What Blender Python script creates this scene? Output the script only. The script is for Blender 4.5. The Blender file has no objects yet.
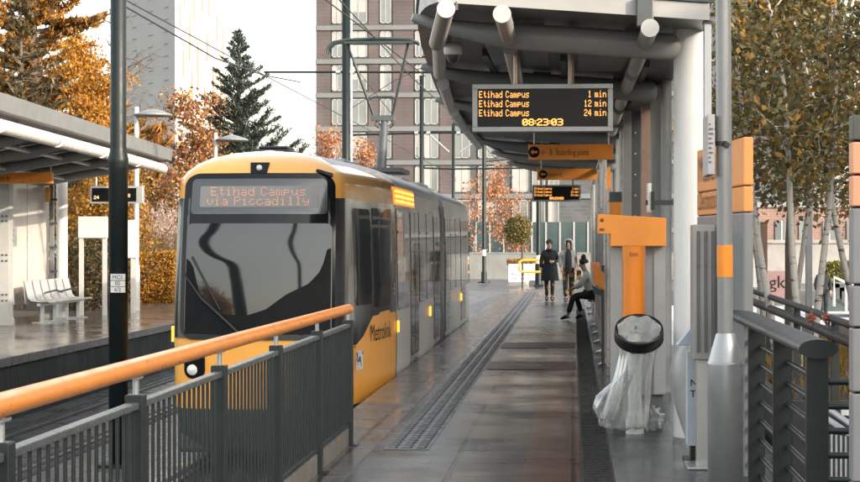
import bpy, math, random
import numpy as np
from mathutils import Vector, Matrix
random.seed(11); rng = np.random.default_rng(7)
sc = bpy.context.scene
COL = sc.collection
F = 2000.0; TH = math.atan(143 / F); CZ = 1.7
cT, sT = math.cos(TH), math.sin(TH)

def at(px, py, Y):
    """photo pixel (860 x 482) at the distance Y along the platform -> world point"""
    r = px - 430.0; u = 241.0 - py
    dx = r * cT - F * sT; dy = F * cT + r * sT
    t = Y / dy
    return Vector((t * dx, Y, CZ + t * u))

# ------------------------------------------------------------------ materials
MATS = {}
def M(name, col, rough=.5, metal=0., var=.18, scale=4., bump=0., spec=.5, coat=0., rvar=.06, emit=None, estr=0., detail=6., stretch=(1, 1, 1)):
    if name in MATS: return MATS[name]
    m = bpy.data.materials.new(name); m.use_nodes = True
    nt = m.node_tree; N = nt.nodes; L = nt.links
    b = N['Principled BSDF']
    b.inputs['Metallic'].default_value = metal
    b.inputs['Specular IOR Level'].default_value = spec
    b.inputs['Coat Weight'].default_value = coat
    b.inputs['Coat Roughness'].default_value = .06
    tc = N.new('ShaderNodeTexCoord'); mp = N.new('ShaderNodeMapping'); mp.inputs['Scale'].default_value = stretch
    L.new(tc.outputs['Object'], mp.inputs['Vector'])
    nz = N.new('ShaderNodeTexNoise'); nz.inputs['Scale'].default_value = scale; nz.inputs['Detail'].default_value = detail
    nz.inputs['Roughness'].default_value = .65
    L.new(mp.outputs['Vector'], nz.inputs['Vector'])
    cr = N.new('ShaderNodeValToRGB')
    cr.color_ramp.elements[0].position = .3; cr.color_ramp.elements[1].position = .7
    cr.color_ramp.elements[0].color = [c * (1 - var) for c in col] + [1]
    cr.color_ramp.elements[1].color = [min(1, c * (1 + var)) for c in col] + [1]
    L.new(nz.outputs['Fac'], cr.inputs['Fac']); L.new(cr.outputs['Color'], b.inputs['Base Color'])
    mr = N.new('ShaderNodeMapRange'); mr.inputs[1].default_value = .3; mr.inputs[2].default_value = .7
    mr.inputs[3].default_value = max(0.02, rough - rvar); mr.inputs[4].default_value = min(1, rough + rvar)
    nz2 = N.new('ShaderNodeTexNoise'); nz2.inputs['Scale'].default_value = scale * 2.3; nz2.inputs['Detail'].default_value = 4
    L.new(mp.outputs['Vector'], nz2.inputs['Vector']); L.new(nz2.outputs['Fac'], mr.inputs[0]); L.new(mr.outputs[0], b.inputs['Roughness'])
    if bump:
        bp = N.new('ShaderNodeBump'); bp.inputs['Strength'].default_value = bump; bp.inputs['Distance'].default_value = .02
        nz3 = N.new('ShaderNodeTexNoise'); nz3.inputs['Scale'].default_value = scale * 6; nz3.inputs['Detail'].default_value = 6
        L.new(mp.outputs['Vector'], nz3.inputs['Vector'])
        L.new(nz3.outputs['Fac'], bp.inputs['Height']); L.new(bp.outputs['Normal'], b.inputs['Normal'])
    if emit:
        b.inputs['Emission Color'].default_value = list(emit) + [1]; b.inputs['Emission Strength'].default_value = estr
    MATS[name] = m
    return m

def leafmat(name, cols, trans=.35, rough=.55):
    m = bpy.data.materials.new(name); m.use_nodes = True
    nt = m.node_tree; N = nt.nodes; L = nt.links
    b = N['Principled BSDF']; out = N['Material Output']
    g = N.new('ShaderNodeNewGeometry'); cr = N.new('ShaderNodeValToRGB')
    e = cr.color_ramp.elements
    n = len(cols)
    e[0].position = 0; e[0].color = list(cols[0]) + [1]
    e[1].position = 1; e[1].color = list(cols[-1]) + [1]
    for i in range(1, n - 1):
        k = e.new(i / (n - 1)); k.color = list(cols[i]) + [1]
    L.new(g.outputs['Random Per Island'], cr.inputs['Fac'])
    L.new(cr.outputs['Color'], b.inputs['Base Color']); b.inputs['Roughness'].default_value = rough
    tr = N.new('ShaderNodeBsdfTranslucent'); L.new(cr.outputs['Color'], tr.inputs['Color'])
    mx = N.new('ShaderNodeMixShader'); mx.inputs[0].default_value = trans
    L.new(b.outputs[0], mx.inputs[1]); L.new(tr.outputs[0], mx.inputs[2]); L.new(mx.outputs[0], out.inputs['Surface'])
    return m

def glassmat(name, tint, trans=.6, rough=.04, ior=1.5):
    m = bpy.data.materials.new(name); m.use_nodes = True
    nt = m.node_tree; N = nt.nodes; L = nt.links
    N.remove(N['Principled BSDF']); out = N['Material Output']
    t = N.new('ShaderNodeBsdfTransparent'); t.inputs['Color'].default_value = list(tint) + [1]
    g = N.new('ShaderNodeBsdfGlossy'); g.inputs['Roughness'].default_value = rough
    d = N.new('ShaderNodeBsdfDiffuse'); d.inputs['Color'].default_value = list(tint) + [1]
    f = N.new('ShaderNodeFresnel'); f.inputs['IOR'].default_value = ior
    a = N.new('ShaderNodeMixShader'); a.inputs[0].default_value = trans
    L.new(d.outputs[0], a.inputs[1]); L.new(t.outputs[0], a.inputs[2])
    c = N.new('ShaderNodeMixShader'); L.new(f.outputs[0], c.inputs[0]); L.new(a.outputs[0], c.inputs[1]); L.new(g.outputs[0], c.inputs[2])
    L.new(c.outputs[0], out.inputs['Surface'])
    return m

# ------------------------------------------------------------------ mesh collector
class MB:
    def __init__(s): s.v = []; s.f = []; s.mi = []; s.sm = []
    def add(s, vs, fs, mi=0, smooth=False):
        o = len(s.v); s.v += [tuple(p) for p in vs]
        for f in fs: s.f.append(tuple(i + o for i in f)); s.mi.append(mi); s.sm.append(smooth)
        return s
    def box(s, x0, x1, y0, y1, z0, z1, mi=0):
        v = [(x, y, z) for z in (z0, z1) for y in (y0, y1) for x in (x0, x1)]
        return s.add(v, [(0, 2, 3, 1), (4, 5, 7, 6), (0, 1, 5, 4), (2, 6, 7, 3), (0, 4, 6, 2), (1, 3, 7, 5)], mi)
    def obox(s, c, ax, ay, az, mi=0):
        c = Vector(c); ax, ay, az = Vector(ax), Vector(ay), Vector(az)
        v = [c + ax * x + ay * y + az * z for z in (-1, 1) for y in (-1, 1) for x in (-1, 1)]
        return s.add(v, [(0, 2, 3, 1), (4, 5, 7, 6), (0, 1, 5, 4), (2, 6, 7, 3), (0, 4, 6, 2), (1, 3, 7, 5)], mi)
    def bar(s, a, b, w, h, up=(0, 0, 1), mi=0):
        a, b = Vector(a), Vector(b); d = b - a; L = d.length; d.normalize()
        sd = d.cross(Vector(up))
        if sd.length < 1e-4: sd = d.cross(Vector((0, 1, 0)))
        sd.normalize(); u = sd.cross(d)
        return s.obox((a + b) / 2, d * L / 2, sd * w / 2, u * h / 2, mi)
    def tube(s, pts, r, n=10, mi=0, caps=True, squash=None):
        pts = [Vector(p) for p in pts]; k = len(pts)
        rs = list(r) if isinstance(r, (list, tuple)) else [r] * k
        vs = []; ref = None
        for i, p in enumerate(pts):
            d = (pts[min(i + 1, k - 1)] - pts[max(i - 1, 0)]).normalized()
            if ref is None:
                ref = Vector((0, 0, 1)) if abs(d.z) < .9 else Vector((0, 1, 0))
            x = d.cross(ref)
            if x.length < 1e-5: x = d.orthogonal()
            x.normalize(); y = x.cross(d).normalized()
            ref = y
            for j in range(n):
                a = 2 * math.pi * j / n
                sx, sy = squash if squash else (1, 1)
                vs.append(p + x * (math.cos(a) * rs[i] * sx) + y * (math.sin(a) * rs[i] * sy))
        fs = [(i * n + j, i * n + (j + 1) % n, (i + 1) * n + (j + 1) % n, (i + 1) * n + j) for i in range(k - 1) for j in range(n)]
        s.add(vs, fs, mi, True)
        if caps:
            for i, rev in ((0, True), (k - 1, False)):
                ring = vs[i * n:(i + 1) * n]
                s.add(ring, [tuple(range(n))[::-1] if rev else tuple(range(n))], mi)
        return s
    def cyl(s, x, y, z0, z1, r, n=20, mi=0):
        return s.tube([(x, y, z0), (x, y, z1)], r, n, mi)
    def lathe(s, c, prof, n=24, mi=0, axis=None):
        """prof: (radius, height) list round the axis through c"""
        c = Vector(c); ax = Vector(axis or (0, 0, 1)).normalized(); x = ax.orthogonal().normalized(); y = ax.cross(x)
        vs = [c + ax * h + x * (r * math.cos(2 * math.pi * j / n)) + y * (r * math.sin(2 * math.pi * j / n)) for r, h in prof for j in range(n)]
        k = len(prof)
        fs = [(i * n + j, i * n + (j + 1) % n, (i + 1) * n + (j + 1) % n, (i + 1) * n + j) for i in range(k - 1) for j in range(n)]
        return s.add(vs, fs, mi, True)
    def prism(s, poly, vec, mi=0):
        p = [Vector(q) for q in poly]; n = len(p); vec = Vector(vec)
        return s.add(p + [q + vec for q in p], [tuple(range(n))[::-1], tuple(range(n, 2 * n))] + [(i, (i + 1) % n, n + (i + 1) % n, n + i) for i in range(n)], mi)
    def grid(s, rows, mi=0, smooth=True):
        k = len(rows); n = len(rows[0])
        vs = [p for r in rows for p in r]
        return s.add(vs, [(i * n + j, i * n + j + 1, (i + 1) * n + j + 1, (i + 1) * n + j) for i in range(k - 1) for j in range(n - 1)], mi, smooth)
    def sphere(s, c, r, nu=12, nv=8, mi=0, sc_=(1, 1, 1)):
        c = Vector(c); rows = []
        for i in range(nv + 1):
            t = math.pi * i / nv
            rows.append([c + Vector((r * sc_[0] * math.sin(t) * math.cos(2 * math.pi * j / nu), r * sc_[1] * math.sin(t) * math.sin(2 * math.pi * j / nu), r * sc_[2] * math.cos(t))) for j in range(nu + 1)])
        return s.grid(rows, mi)

ORG = {}
def obj(name, mb, mats, parent=None, org=None, bevel=0., seg=2):
    if parent is not None: o0 = ORG[parent.name]
    else: o0 = Vector(org) if org is not None else Vector((0, 0, 0))
    me = bpy.data.meshes.new(name)
    me.from_pydata([(p[0] - o0.x, p[1] - o0.y, p[2] - o0.z) for p in mb.v], [], mb.f)
    for m in (mats if isinstance(mats, (list, tuple)) else [mats]): me.materials.append(m)
    me.polygons.foreach_set('material_index', mb.mi); me.polygons.foreach_set('use_smooth', mb.sm)
    me.update()
    o = bpy.data.objects.new(name, me); COL.objects.link(o)
    if parent is not None: o.parent = parent
    else: o.location = o0
    ORG[o.name] = o0
    if bevel:
        b = o.modifiers.new('bevel', 'BEVEL'); b.width = bevel; b.segments = seg; b.limit_method = 'ANGLE'; b.angle_limit = .6
        b.harden_normals = False
    return o
def tag(o, label, cat, group=None):
    o['label'] = label; o['category'] = cat
    if group: o['group'] = group
    return o
def thing(name, label, cat, loc, group=None):
    o = bpy.data.objects.new(name, None); COL.objects.link(o); o.location = loc; o.empty_display_size = .2
    ORG[o.name] = Vector(loc)
    return tag(o, label, cat, group)
def struct(name, mb, mats, kind='structure', bevel=0.):
    o = obj(name, mb, mats, bevel=bevel); o['kind'] = kind
    return o
def dup(o, loc=None, label=None, parent=None):
    c = o.copy(); COL.objects.link(c)
    if parent is not None: c.parent = parent
    if loc is not None: c.location = loc
    if label: c['label'] = label
    ORG[c.name] = Vector(loc) if loc is not None else (ORG[parent.name] if parent is not None else ORG[o.name])
    for ch in list(o.children): dup(ch, parent=c)
    return c

def text_mb(s, size, o, xa, ya, align='LEFT', xs=1.):
    """lettering as real geometry: o origin, xa reading direction, ya up"""
    cu = bpy.data.curves.new('lettering', 'FONT'); cu.body = s; cu.size = size; cu.align_x = align; cu.resolution_u = 3
    ob = bpy.data.objects.new('lettering', cu); COL.objects.link(ob)
    dg = bpy.context.evaluated_depsgraph_get(); dg.update()
    me = bpy.data.meshes.new_from_object(ob.evaluated_get(dg))
    o, xa, ya = Vector(o), Vector(xa).normalized(), Vector(ya).normalized()
    mb = MB(); mb.add([o + xa * v.co.x * xs + ya * v.co.y for v in me.vertices], [tuple(p.vertices) for p in me.polygons])
    bpy.data.objects.remove(ob); bpy.data.curves.remove(cu); bpy.data.meshes.remove(me)
    return mb

FONT = {'E': '11111 10000 10000 11110 10000 10000 11111', 't': '00100 00100 01110 00100 00100 00101 00010', 'i': '00100 00000 01100 00100 00100 00100 01110',
 'h': '10000 10000 10110 11001 10001 10001 10001', 'a': '00000 00000 01110 00001 01111 10001 01111', 'd': '00001 00001 01101 10011 10001 10001 01111',
 'C': '01110 10001 10000 10000 10000 10001 01110', 'm': '00000 00000 11010 10101 10101 10101 10101', 'p': '00000 00000 11110 10001 11110 10000 10000',
 'u': '00000 00000 10001 10001 10001 10011 01101', 's': '00000 00000 01111 10000 01110 00001 11110', 'v': '00000 00000 10001 10001 10001 01010 00100',
 'P': '11110 10001 10001 11110 10000 10000 10000', 'c': '00000 00000 01110 10000 10000 10001 01110', 'l': '01100 00100 00100 00100 00100 00100 01110',
 'y': '00000 00000 10001 10001 01111 00001 01110', '1': '00100 01100 00100 00100 00100 00100 01110', '2': '01110 10001 00001 00110 01000 10000 11111',
 '4': '00010 00110 01010 10010 11111 00010 00010', 'n': '00000 00000 10110 11001 10001 10001 10001', '0': '01110 10001 10011 10101 11001 10001 01110',
 '8': '01110 10001 10001 01110 10001 10001 01110', ':': '0 0 1 0 1 0 0', '3': '11110 00001 00001 01110 00001 00001 11110', ' ': '000 000 000 000 000 000 000'}
def led_width(s): return sum(len(FONT[c].split()[0]) + 1 for c in s) - 1
def led_mb(mb, s, x, z, y, p, fill=.92, fat=1):
    """dot matrix lettering facing the viewer at -Y; x left, z bottom, p dot pitch"""
    for c in s:
        rows = FONT[c].split(); w = len(rows[0])
        for r, row in enumerate(rows):
            for k, b in enumerate(row):
                if b == '1':
                    cx, cz = x + k * p, z + (6 - r) * p; h = p * fill
                    mb.add([(cx, y, cz), (cx + h * fat, y, cz), (cx + h * fat, y, cz + h), (cx, y, cz + h)], [(0, 1, 2, 3)])
        x += (w + 1) * p
    return mb
# ------------------------------------------------------------------ shared materials
dark_metal = M('dark_green_grey_paint', (.022, .032, .033), .38, 0, .25, 6)
pole_paint = M('dark_pole_paint', (.006, .011, .0115), .45, 0, .15, 5, bump=.02, spec=.3)
orange_paint = M('orange_paint', (.82, .27, .025), .35, 0, .1, 5)
orange_sign = M('orange_sign_face', (.85, .30, .04), .4, 0, .06, 3)
yellow_paint = M('tram_yellow_paint', (.88, .41, .075), .36, 0, .05, 2, coat=.12, rvar=.03, spec=.35)
white_paint = M('white_paint', (.74, .73, .70), .35, 0, .05, 4)
offwhite = M('offwhite_panel', (.66, .66, .64), .4, 0, .06, 3)
grey_paint = M('grey_paint', (.27, .28, .28), .42, 0, .12, 4)
mid_grey = M('mid_grey_cladding', (.16, .165, .165), .45, 0, .12, 5)
dark_grey = M('dark_grey_paint', (.055, .062, .065), .42, 0, .2, 5)
canopy_dark = M('canopy_soffit_paint', (.13, .142, .143), .4, 0, .25, 1.2, stretch=(2, .4, 1))
rib_paint = M('canopy_rib_paint', (.31, .325, .32), .42, 0, .08, 3)
silver = M('brushed_steel', (.52, .52, .51), .33, .85, .1, 8, stretch=(1, 1, .1))
galv = M('galvanised_steel', (.42, .44, .45), .42, .7, .16, 12)
black_plastic = M('black_plastic', (.012, .012, .013), .4, 0, .2, 8)
rubber = M('black_rubber', (.018, .018, .018), .7, 0, .2, 8)
black_gloss = M('black_glazing', (.008, .010, .011), .12, 0, .1, 2, spec=.3, rvar=.02)
led_orange = M('orange_led', (.3, .1, .01), .5, emit=(1., .40, .09), estr=1.1)
screen_black = M('display_black', (.005, .005, .005), .35, 0, .1, 4, spec=.2, rvar=.02)
ink = M('dark_ink', (.012, .011, .012), .7, 0, .1, 5, spec=.15)
# ------------------------------------------------------------------ ground materials
def paving(name, col1, col2, mortar, bw, bh, rough0, rough1, scale_wet=1.1, msize=.024, offset=.5, warm=None, wet=.5):
    m = bpy.data.materials.new(name); m.use_nodes = True
    nt = m.node_tree; N = nt.nodes; L = nt.links; b = N['Principled BSDF']; b.inputs['Specular IOR Level'].default_value = .32
    g = N.new('ShaderNodeNewGeometry')
    br = N.new('ShaderNodeTexBrick'); br.offset = offset
    br.inputs['Scale'].default_value = 1; br.inputs['Brick Width'].default_value = bw; br.inputs['Row Height'].default_value = bh
    br.inputs['Mortar Size'].default_value = msize; br.inputs['Mortar Smooth'].default_value = .3; br.inputs['Bias'].default_value = -.1
    br.inputs['Color1'].default_value = list(col1) + [1]; br.inputs['Color2'].default_value = list(col2) + [1]; br.inputs['Mortar'].default_value = list(mortar) + [1]
    L.new(g.outputs['Position'], br.inputs['Vector'])
    nz = N.new('ShaderNodeTexNoise'); nz.inputs['Scale'].default_value = 1.7; nz.inputs['Detail'].default_value = 8; nz.inputs['Roughness'].default_value = .7
    L.new(g.outputs['Position'], nz.inputs['Vector'])
    mp = N.new('ShaderNodeMapRange'); mp.inputs[1].default_value = .3; mp.inputs[2].default_value = .7; mp.inputs[3].default_value = .78; mp.inputs[4].default_value = 1.2
    L.new(nz.outputs['Fac'], mp.inputs[0])
    mx = N.new('ShaderNodeMix'); mx.data_type = 'RGBA'; mx.blend_type = 'MULTIPLY'; mx.inputs[0].default_value = 1
    cmb = N.new('ShaderNodeCombineColor')
    for i in range(3): L.new(mp.outputs[0], cmb.inputs[i])
    L.new(br.outputs['Color'], mx.inputs[6]); L.new(cmb.outputs[0], mx.inputs[7])
    L.new(mx.outputs[2], b.inputs['Base Color'])
    nw = N.new('ShaderNodeTexNoise'); nw.inputs['Scale'].default_value = scale_wet; nw.inputs['Detail'].default_value = 5; nw.inputs['Roughness'].default_value = .6
    L.new(g.outputs['Position'], nw.inputs['Vector'])
    mps = N.new('ShaderNodeMapping'); mps.inputs['Scale'].default_value = (1, 1, 1); L.new(g.outputs['Position'], mps.inputs[0]); L.new(mps.outputs[0], nw.inputs['Vector'])
    br2 = N.new('ShaderNodeTexBrick'); br2.offset = offset
    br2.inputs['Scale'].default_value = 1; br2.inputs['Brick Width'].default_value = bw; br2.inputs['Row Height'].default_value = bh; br2.inputs['Mortar Size'].default_value = msize
    br2.inputs['Color1'].default_value = (0, 0, 0, 1); br2.inputs['Color2'].default_value = (1, 1, 1, 1); br2.inputs['Mortar'].default_value = (1, 1, 1, 1)
    L.new(g.outputs['Position'], br2.inputs['Vector'])
    sm = N.new('ShaderNodeMath'); sm.operation = 'MULTIPLY_ADD'; sm.inputs[1].default_value = .04
    L.new(br2.outputs['Color'], sm.inputs[0]); L.new(nw.outputs['Fac'], sm.inputs[2])
    mr = N.new('ShaderNodeMapRange'); mr.inputs[1].default_value = .36; mr.inputs[2].default_value = .68; mr.inputs[3].default_value = rough0; mr.inputs[4].default_value = rough1
    L.new(sm.outputs[0], mr.inputs[0]); L.new(mr.outputs[0], b.inputs['Roughness'])
    bp = N.new('ShaderNodeBump'); bp.inputs['Strength'].default_value = .22; bp.inputs['Distance'].default_value = .003
    ad = N.new('ShaderNodeMath'); ad.operation = 'ADD'; L.new(br.outputs['Fac'], ad.inputs[0])
    nf = N.new('ShaderNodeTexNoise'); nf.inputs['Scale'].default_value = 40; nf.inputs['Detail'].default_value = 4; L.new(g.outputs['Position'], nf.inputs['Vector'])
    ml = N.new('ShaderNodeMath'); ml.operation = 'MULTIPLY'; ml.inputs[1].default_value = -.5; L.new(nf.outputs['Fac'], ml.inputs[0]); L.new(ml.outputs[0], ad.inputs[1])
    bp.invert = True
    L.new(ad.outputs[0], bp.inputs['Height']); L.new(bp.outputs['Normal'], b.inputs['Normal'])
    return m
slab = paving('wet_slab_paving', (.042, .048, .050), (.036, .041, .043), (.009, .009, .009), .9, .9, .16, .32, .8, offset=0)
slab_brown = paving('wet_brown_paving', (.078, .040, .033), (.064, .036, .030), (.009, .008, .008), .45, .9, .15, .30, .8, offset=0)
slab_left = paving('left_platform_paving', (.14, .12, .10), (.11, .095, .08), (.04, .035, .03), .9, .6, .07, .26, .7)
coping_m = paving('pale_coping', (.11, .11, .107), (.095, .095, .093), (.03, .03, .03), .9, .9, .12, .3, 1.2, offset=0)
bright_pave = paving('pale_street_paving', (.55, .55, .55), (.50, .50, .51), (.3, .3, .3), .6, .4, .35, .6, .9)
asphalt = M('wet_asphalt', (.05, .052, .054), .38, 0, .35, .6, bump=.4, rvar=.18)
trackbed_m = M('wet_track_concrete', (.075, .078, .08), .34, 0, .4, .9, bump=.4, rvar=.17)
soil_m = M('dark_soil', (.05, .036, .024), .9, 0, .4, 2, bump=.8)
wall_dark = paving('dark_platform_brick', (.035, .042, .044), (.026, .031, .033), (.015, .018, .018), .45, .15, .5, .8, .9)

# far ground, one sheet to the horizon
struct('ground', MB().box(-900, 900, -300, 2200, -1.4, -1.05), asphalt)
# the near platform
struct('platform', MB().box(-2.20, 1.62, 2, 70, -1.02, 0), slab)
struct('brown_paving_band', MB().box(-.37, .055, 2, 40, .001, .004), slab_brown)
struct('platform_coping', MB().box(-2.215, -1.62, 2, 70.1, -.14, .006), coping_m, bevel=.006)
mb = MB(); mb.add([(-2.2, 70.12, 0), (1.62, 70.12, 0), (1.62, 78, -.22), (-2.2, 78, -.22)], [(0, 1, 2, 3)])
struct('platform_ramp', mb, slab)
# raised lozenges of the warning strip
tact_m = M('worn_tactile_paving', (.042, .045, .046), .38, 0, .3, 3, rvar=.15)
struct('tactile_base', MB().box(-1.54, -1.17, 16.2, 69.8, .0005, .0045), tact_m)
mb = MB(); y = 16.28
while y < 66:
    for c in (-1.475, -1.355, -1.235):
        w, l, h = .042, .075, .011
        mb.add([(c - w, y, .004), (c + w, y, .004), (c + w, y + 2 * l, .004), (c - w, y + 2 * l, .004),
                (c - w * .55, y + .03, .004 + h), (c + w * .55, y + .03, .004 + h), (c + w * .55, y + 2 * l - .03, .004 + h), (c - w * .55, y + 2 * l - .03, .004 + h)],
               [(4, 5, 6, 7), (0, 1, 5, 4), (1, 2, 6, 5), (2, 3, 7, 6), (3, 0, 4, 7)])
    y += .205
struct('tactile_paving', mb, tact_m)
# slot drain along the back of the platform
drain_m = M('black_drain_grating', (.012, .013, .013), .45, 0, .5, 9, bump=.6, rvar=.2)
mb = MB().box(.06, .30, 2, 66, .0015, .006)
y = 10
while y < 50:
    mb.box(.075, .285, y, y + .022, .006, .011); y += .11
struct('drainage_channel', mb, drain_m)
cover_m = M('rusty_brown_cover', (.075, .045, .035), .42, 0, .35, 2.5, bump=.3)
cover_l = M('worn_cover_plate', (.17, .13, .11), .45, 0, .3, 6)
for i, (a, b_, lab) in enumerate(((26.4, 28.1, 'brown steel access cover set in the paving, the nearer of two'), (31.6, 33.4, 'brown steel access cover set in the paving, the farther of two'))):
    t = thing('access_cover', lab, 'access cover', (-.55, a, .004), 'access covers in the platform')
    obj('plate', MB().box(-1.15, .04, a, b_, .0045, .009), cover_m, t)
    obj('label_plate', MB().box(-.75, -.42, (a + b_) / 2 - .22, (a + b_) / 2 + .22, .009, .012), cover_l, t)
# track bed with rails set in it
mb = MB(); mb.add([(-8.3, 2, -.93), (-2.1, 2, -.93), (-2.1, 66, -.93), (-8.3, 66, -.93), (-2.1, 78.02, -.235), (-8.3, 78.02, -.235)], [(0, 1, 2, 3), (3, 2, 4, 5)])
struct('track_bed', mb, trackbed_m)
rail_m = M('worn_rail_steel', (.30, .29, .28), .28, .9, .2, 5, stretch=(1, .1, 1))
mb = MB()
for xc in (-3.57, -6.95):
    for s in (-.7175, .7175):
        mb.box(xc + s - .033, xc + s + .033, 2, 66, -.95, -.895)
struct('rails', mb, rail_m)
mb = MB()
for xc in (-3.57, -6.95):
    for s in (-.7175, .7175):
        for o in (-.14, .14):
            mb.box(xc + s + o - .045, xc + s + o + .045, 2, 66, -.929, -.922)
struct('rail_grooves', mb, rubber)
# opposite platform
struct('left_platform', MB().box(-12.3, -8.25, 2, 76, -1.02, 0), slab_left)
struct('left_platform_wall', MB().box(-8.27, -8.235, 2, 76, -1.03, -.13), wall_dark)
struct('left_coping', MB().box(-8.62, -8.20, 2, 76.1, -.125, .006), coping_m, bevel=.006)
struct('garden_soil', MB().box(-70, -12.3, 2, 150, -.9, -.03), soil_m)
# street beyond the platform end, pavement on the right
struct('street', MB().box(-70, 14, 78, 190, -1., -.23), asphalt)
mb = MB().box(-2.2, 1.62, 78, 97, -.229, -.222)
struct('pale_crossing', mb, slab)
struct('street_pavement', MB().box(1.62, 60, 30, 140, -1.04, -.80), bright_pave)
struct('ramp_paving', MB().box(1.62, 30, 2, 30, -1.04, -.81), slab_left)
# ------------------------------------------------------------------ the tram
TC = -3.57; YE = 47.0; YN = 22.32
PX = [0, .3, .6, .8, .90, .96, 1.00, 1.06, 1.14, 1.215, 1.27, 1.305, 1.32]
PD = [0, .012, .05, .10, .16, .25, .42, .80, 1.35, 2.0, 2.65, 3.3, 4.2]
ZZ = [-.66, -.5, -.2, .1, .45, .75, 1.1, 1.5, 1.9, 2.15, 2.35, 2.43, 2.50, 2.58, 2.67, 2.73, 2.77]
PF = [.90, .965, .99, 1, 1, 1, .999, .996, .99, .985, .978, .962, .91, .82, .66, .45, .1]
YZ = [-.66, -.3, .5, 1., 2., 2.4, 2.5, 2.6, 2.7, 2.77]
Y0 = [22.55, 22.36, 22.32, 22.36, 22.5, 22.58, 22.62, 22.72, 22.95, 23.4]
def prof(z): return float(np.interp(z, ZZ, PF))
def y0(z): return float(np.interp(z, YZ, Y0))
def side_pt(Y, z, off=0., s=1):
    far = Y > (YE + YN) / 2
    d = (YE - Y - (y0(z) - YN)) if far else Y - y0(z)
    f = lambda q: float(np.interp(q, PD, PX)) * prof(z)
    e = .05; a, b = max(0, d - e), d + e
    n = Vector((b - a, -(f(b) - f(a)), 0)).normalized()
    return Vector((TC + s * (f(d) + off * n.x), Y + off * n.y * (-1 if far else 1), z))
def front_pt(u, z, off=0.):
    return Vector((TC + u * prof(z), y0(z) + float(np.interp(abs(u), PX, PD)) - off, z))
def rrect(x0, x1, y0_, y1, r, n=6):
    p = []
    for cx, cy, a in ((x1 - r, y1 - r, 0), (x0 + r, y1 - r, 90), (x0 + r, y0_ + r, 180), (x1 - r, y0_ + r, 270)):
        for i in range(n + 1):
            t = math.radians(a + 90 * i / n); p.append((cx + r * math.cos(t), cy + r * math.sin(t)))
    q = []
    for i in range(len(p)):
        a, b = p[i], p[(i + 1) % len(p)]; d = math.hypot(b[0] - a[0], b[1] - a[1]); k = max(1, int(d / .25))
        for j in range(k): q.append((a[0] + (b[0] - a[0]) * j / k, a[1] + (b[1] - a[1]) * j / k))
    return q
def patch(fn, out, off, mb=None, lip=.012, rings=5):
    mb = mb or MB(); n = len(out)
    cx = (min(p[0] for p in out) + max(p[0] for p in out)) / 2; cy = (min(p[1] for p in out) + max(p[1] for p in out)) / 2
    vs = [fn(u, v, off - lip) for u, v in out]
    for k in range(rings):
        s = 1 - k / rings
        vs += [fn(cx + (u - cx) * s, cy + (v - cy) * s, off) for u, v in out]
    vs.append(fn(cx, cy, off)); c = len(vs) - 1
    fs = [(k * n + j, k * n + (j + 1) % n, (k + 1) * n + (j + 1) % n, (k + 1) * n + j) for k in range(1, rings) for j in range(n)]
    mb.add(vs[:2 * n], [(j, (j + 1) % n, n + (j + 1) % n, n + j) for j in range(n)], 0, False)
    fs += [(rings * n + j, rings * n + (j + 1) % n, c) for j in range(n)]
    mb.add(vs[:n] , [], 0); o = len(mb.v) - n
    mb.v = mb.v[:o]
    mb.add(vs, fs, 0, True)
    return mb

tram = thing('tram', 'yellow and white tram with dark windscreen standing at the wet platform', 'tram', (TC, 34.5, -.9))
body_silver = M('tram_silver_white', (.64, .61, .58), .38, 0, .05, 1.5, coat=.08, rvar=.03, spec=.35)
roof_grey = M('tram_roof_grey', (.34, .34, .34), .38, .1, .12, 1.5)
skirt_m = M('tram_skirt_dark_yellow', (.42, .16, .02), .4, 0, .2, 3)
tram_glass = M('tram_dark_glass', (.016, .018, .02), .05, 0, .15, 1.2, spec=.35, rvar=.02)
screen_glass = bpy.data.materials.new('windscreen_glass'); screen_glass.use_nodes = True
_nt = screen_glass.node_tree; _N = _nt.nodes; _L = _nt.links; _b = _N['Principled BSDF']
_b.inputs['Base Color'].default_value = (.015, .018, .02, 1); _b.inputs['Roughness'].default_value = .03; _b.inputs['IOR'].default_value = 1.78
# shading normal shaped by hand to bend the added mast's reflection into an S
_g = _N.new('ShaderNodeNewGeometry'); _s = _N.new('ShaderNodeSeparateXYZ'); _L.new(_g.outputs['Position'], _s.inputs[0])
def _math(op, a, b=None):
    n = _N.new('ShaderNodeMath'); n.operation = op
    for k, v in enumerate((a, b)):
        if v is None: continue
        if isinstance(v, (int, float)): n.inputs[k].default_value = v
        else: _L.new(v, n.inputs[k])
    return n.outputs[0]
_u = _math('SUBTRACT', _s.outputs[0], TC)
_t = _math('MULTIPLY', _math('SUBTRACT', _s.outputs[2], .7), 1 / 1.25)
_cv = _N.new('ShaderNodeFloatCurve'); _L.new(_t, _cv.inputs['Value']); _c = _cv.mapping.curves[0]
GLX = -8.9
_pts = []
for _px, _py in ((243, 332), (240, 318), (237, 298), (233, 277), (229, 265), (213, 257), (203, 250), (199, 241), (206, 231), (214, 223)):
    _uu = (_px - 573) / 89 + 3.57; _zz = 1.7 - (_py - 241) / 89
    _pts.append(((_zz - .7) / 1.25, (4.24 * _uu - GLX - 7.14) / 44.8))
for _k, (_x, _y) in enumerate(_pts):
    _v = _y * 8 + .5                                   # stored scaled into 0..1
    if _k == 0: _c.points[0].location = (0, _v)
    elif _k == len(_pts) - 1: _c.points[1].location = (1, _v)
    else: _c.points.new(_x, _v)
_cv.mapping.update()
_B = _math('MULTIPLY', _math('SUBTRACT', _cv.outputs[0], .5), 1 / 8)
_fade = _N.new('ShaderNodeMapRange'); _fade.inputs[1].default_value = -.1; _fade.inputs[2].default_value = .45; _fade.inputs[3].default_value = 1.; _fade.inputs[4].default_value = .25
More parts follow.
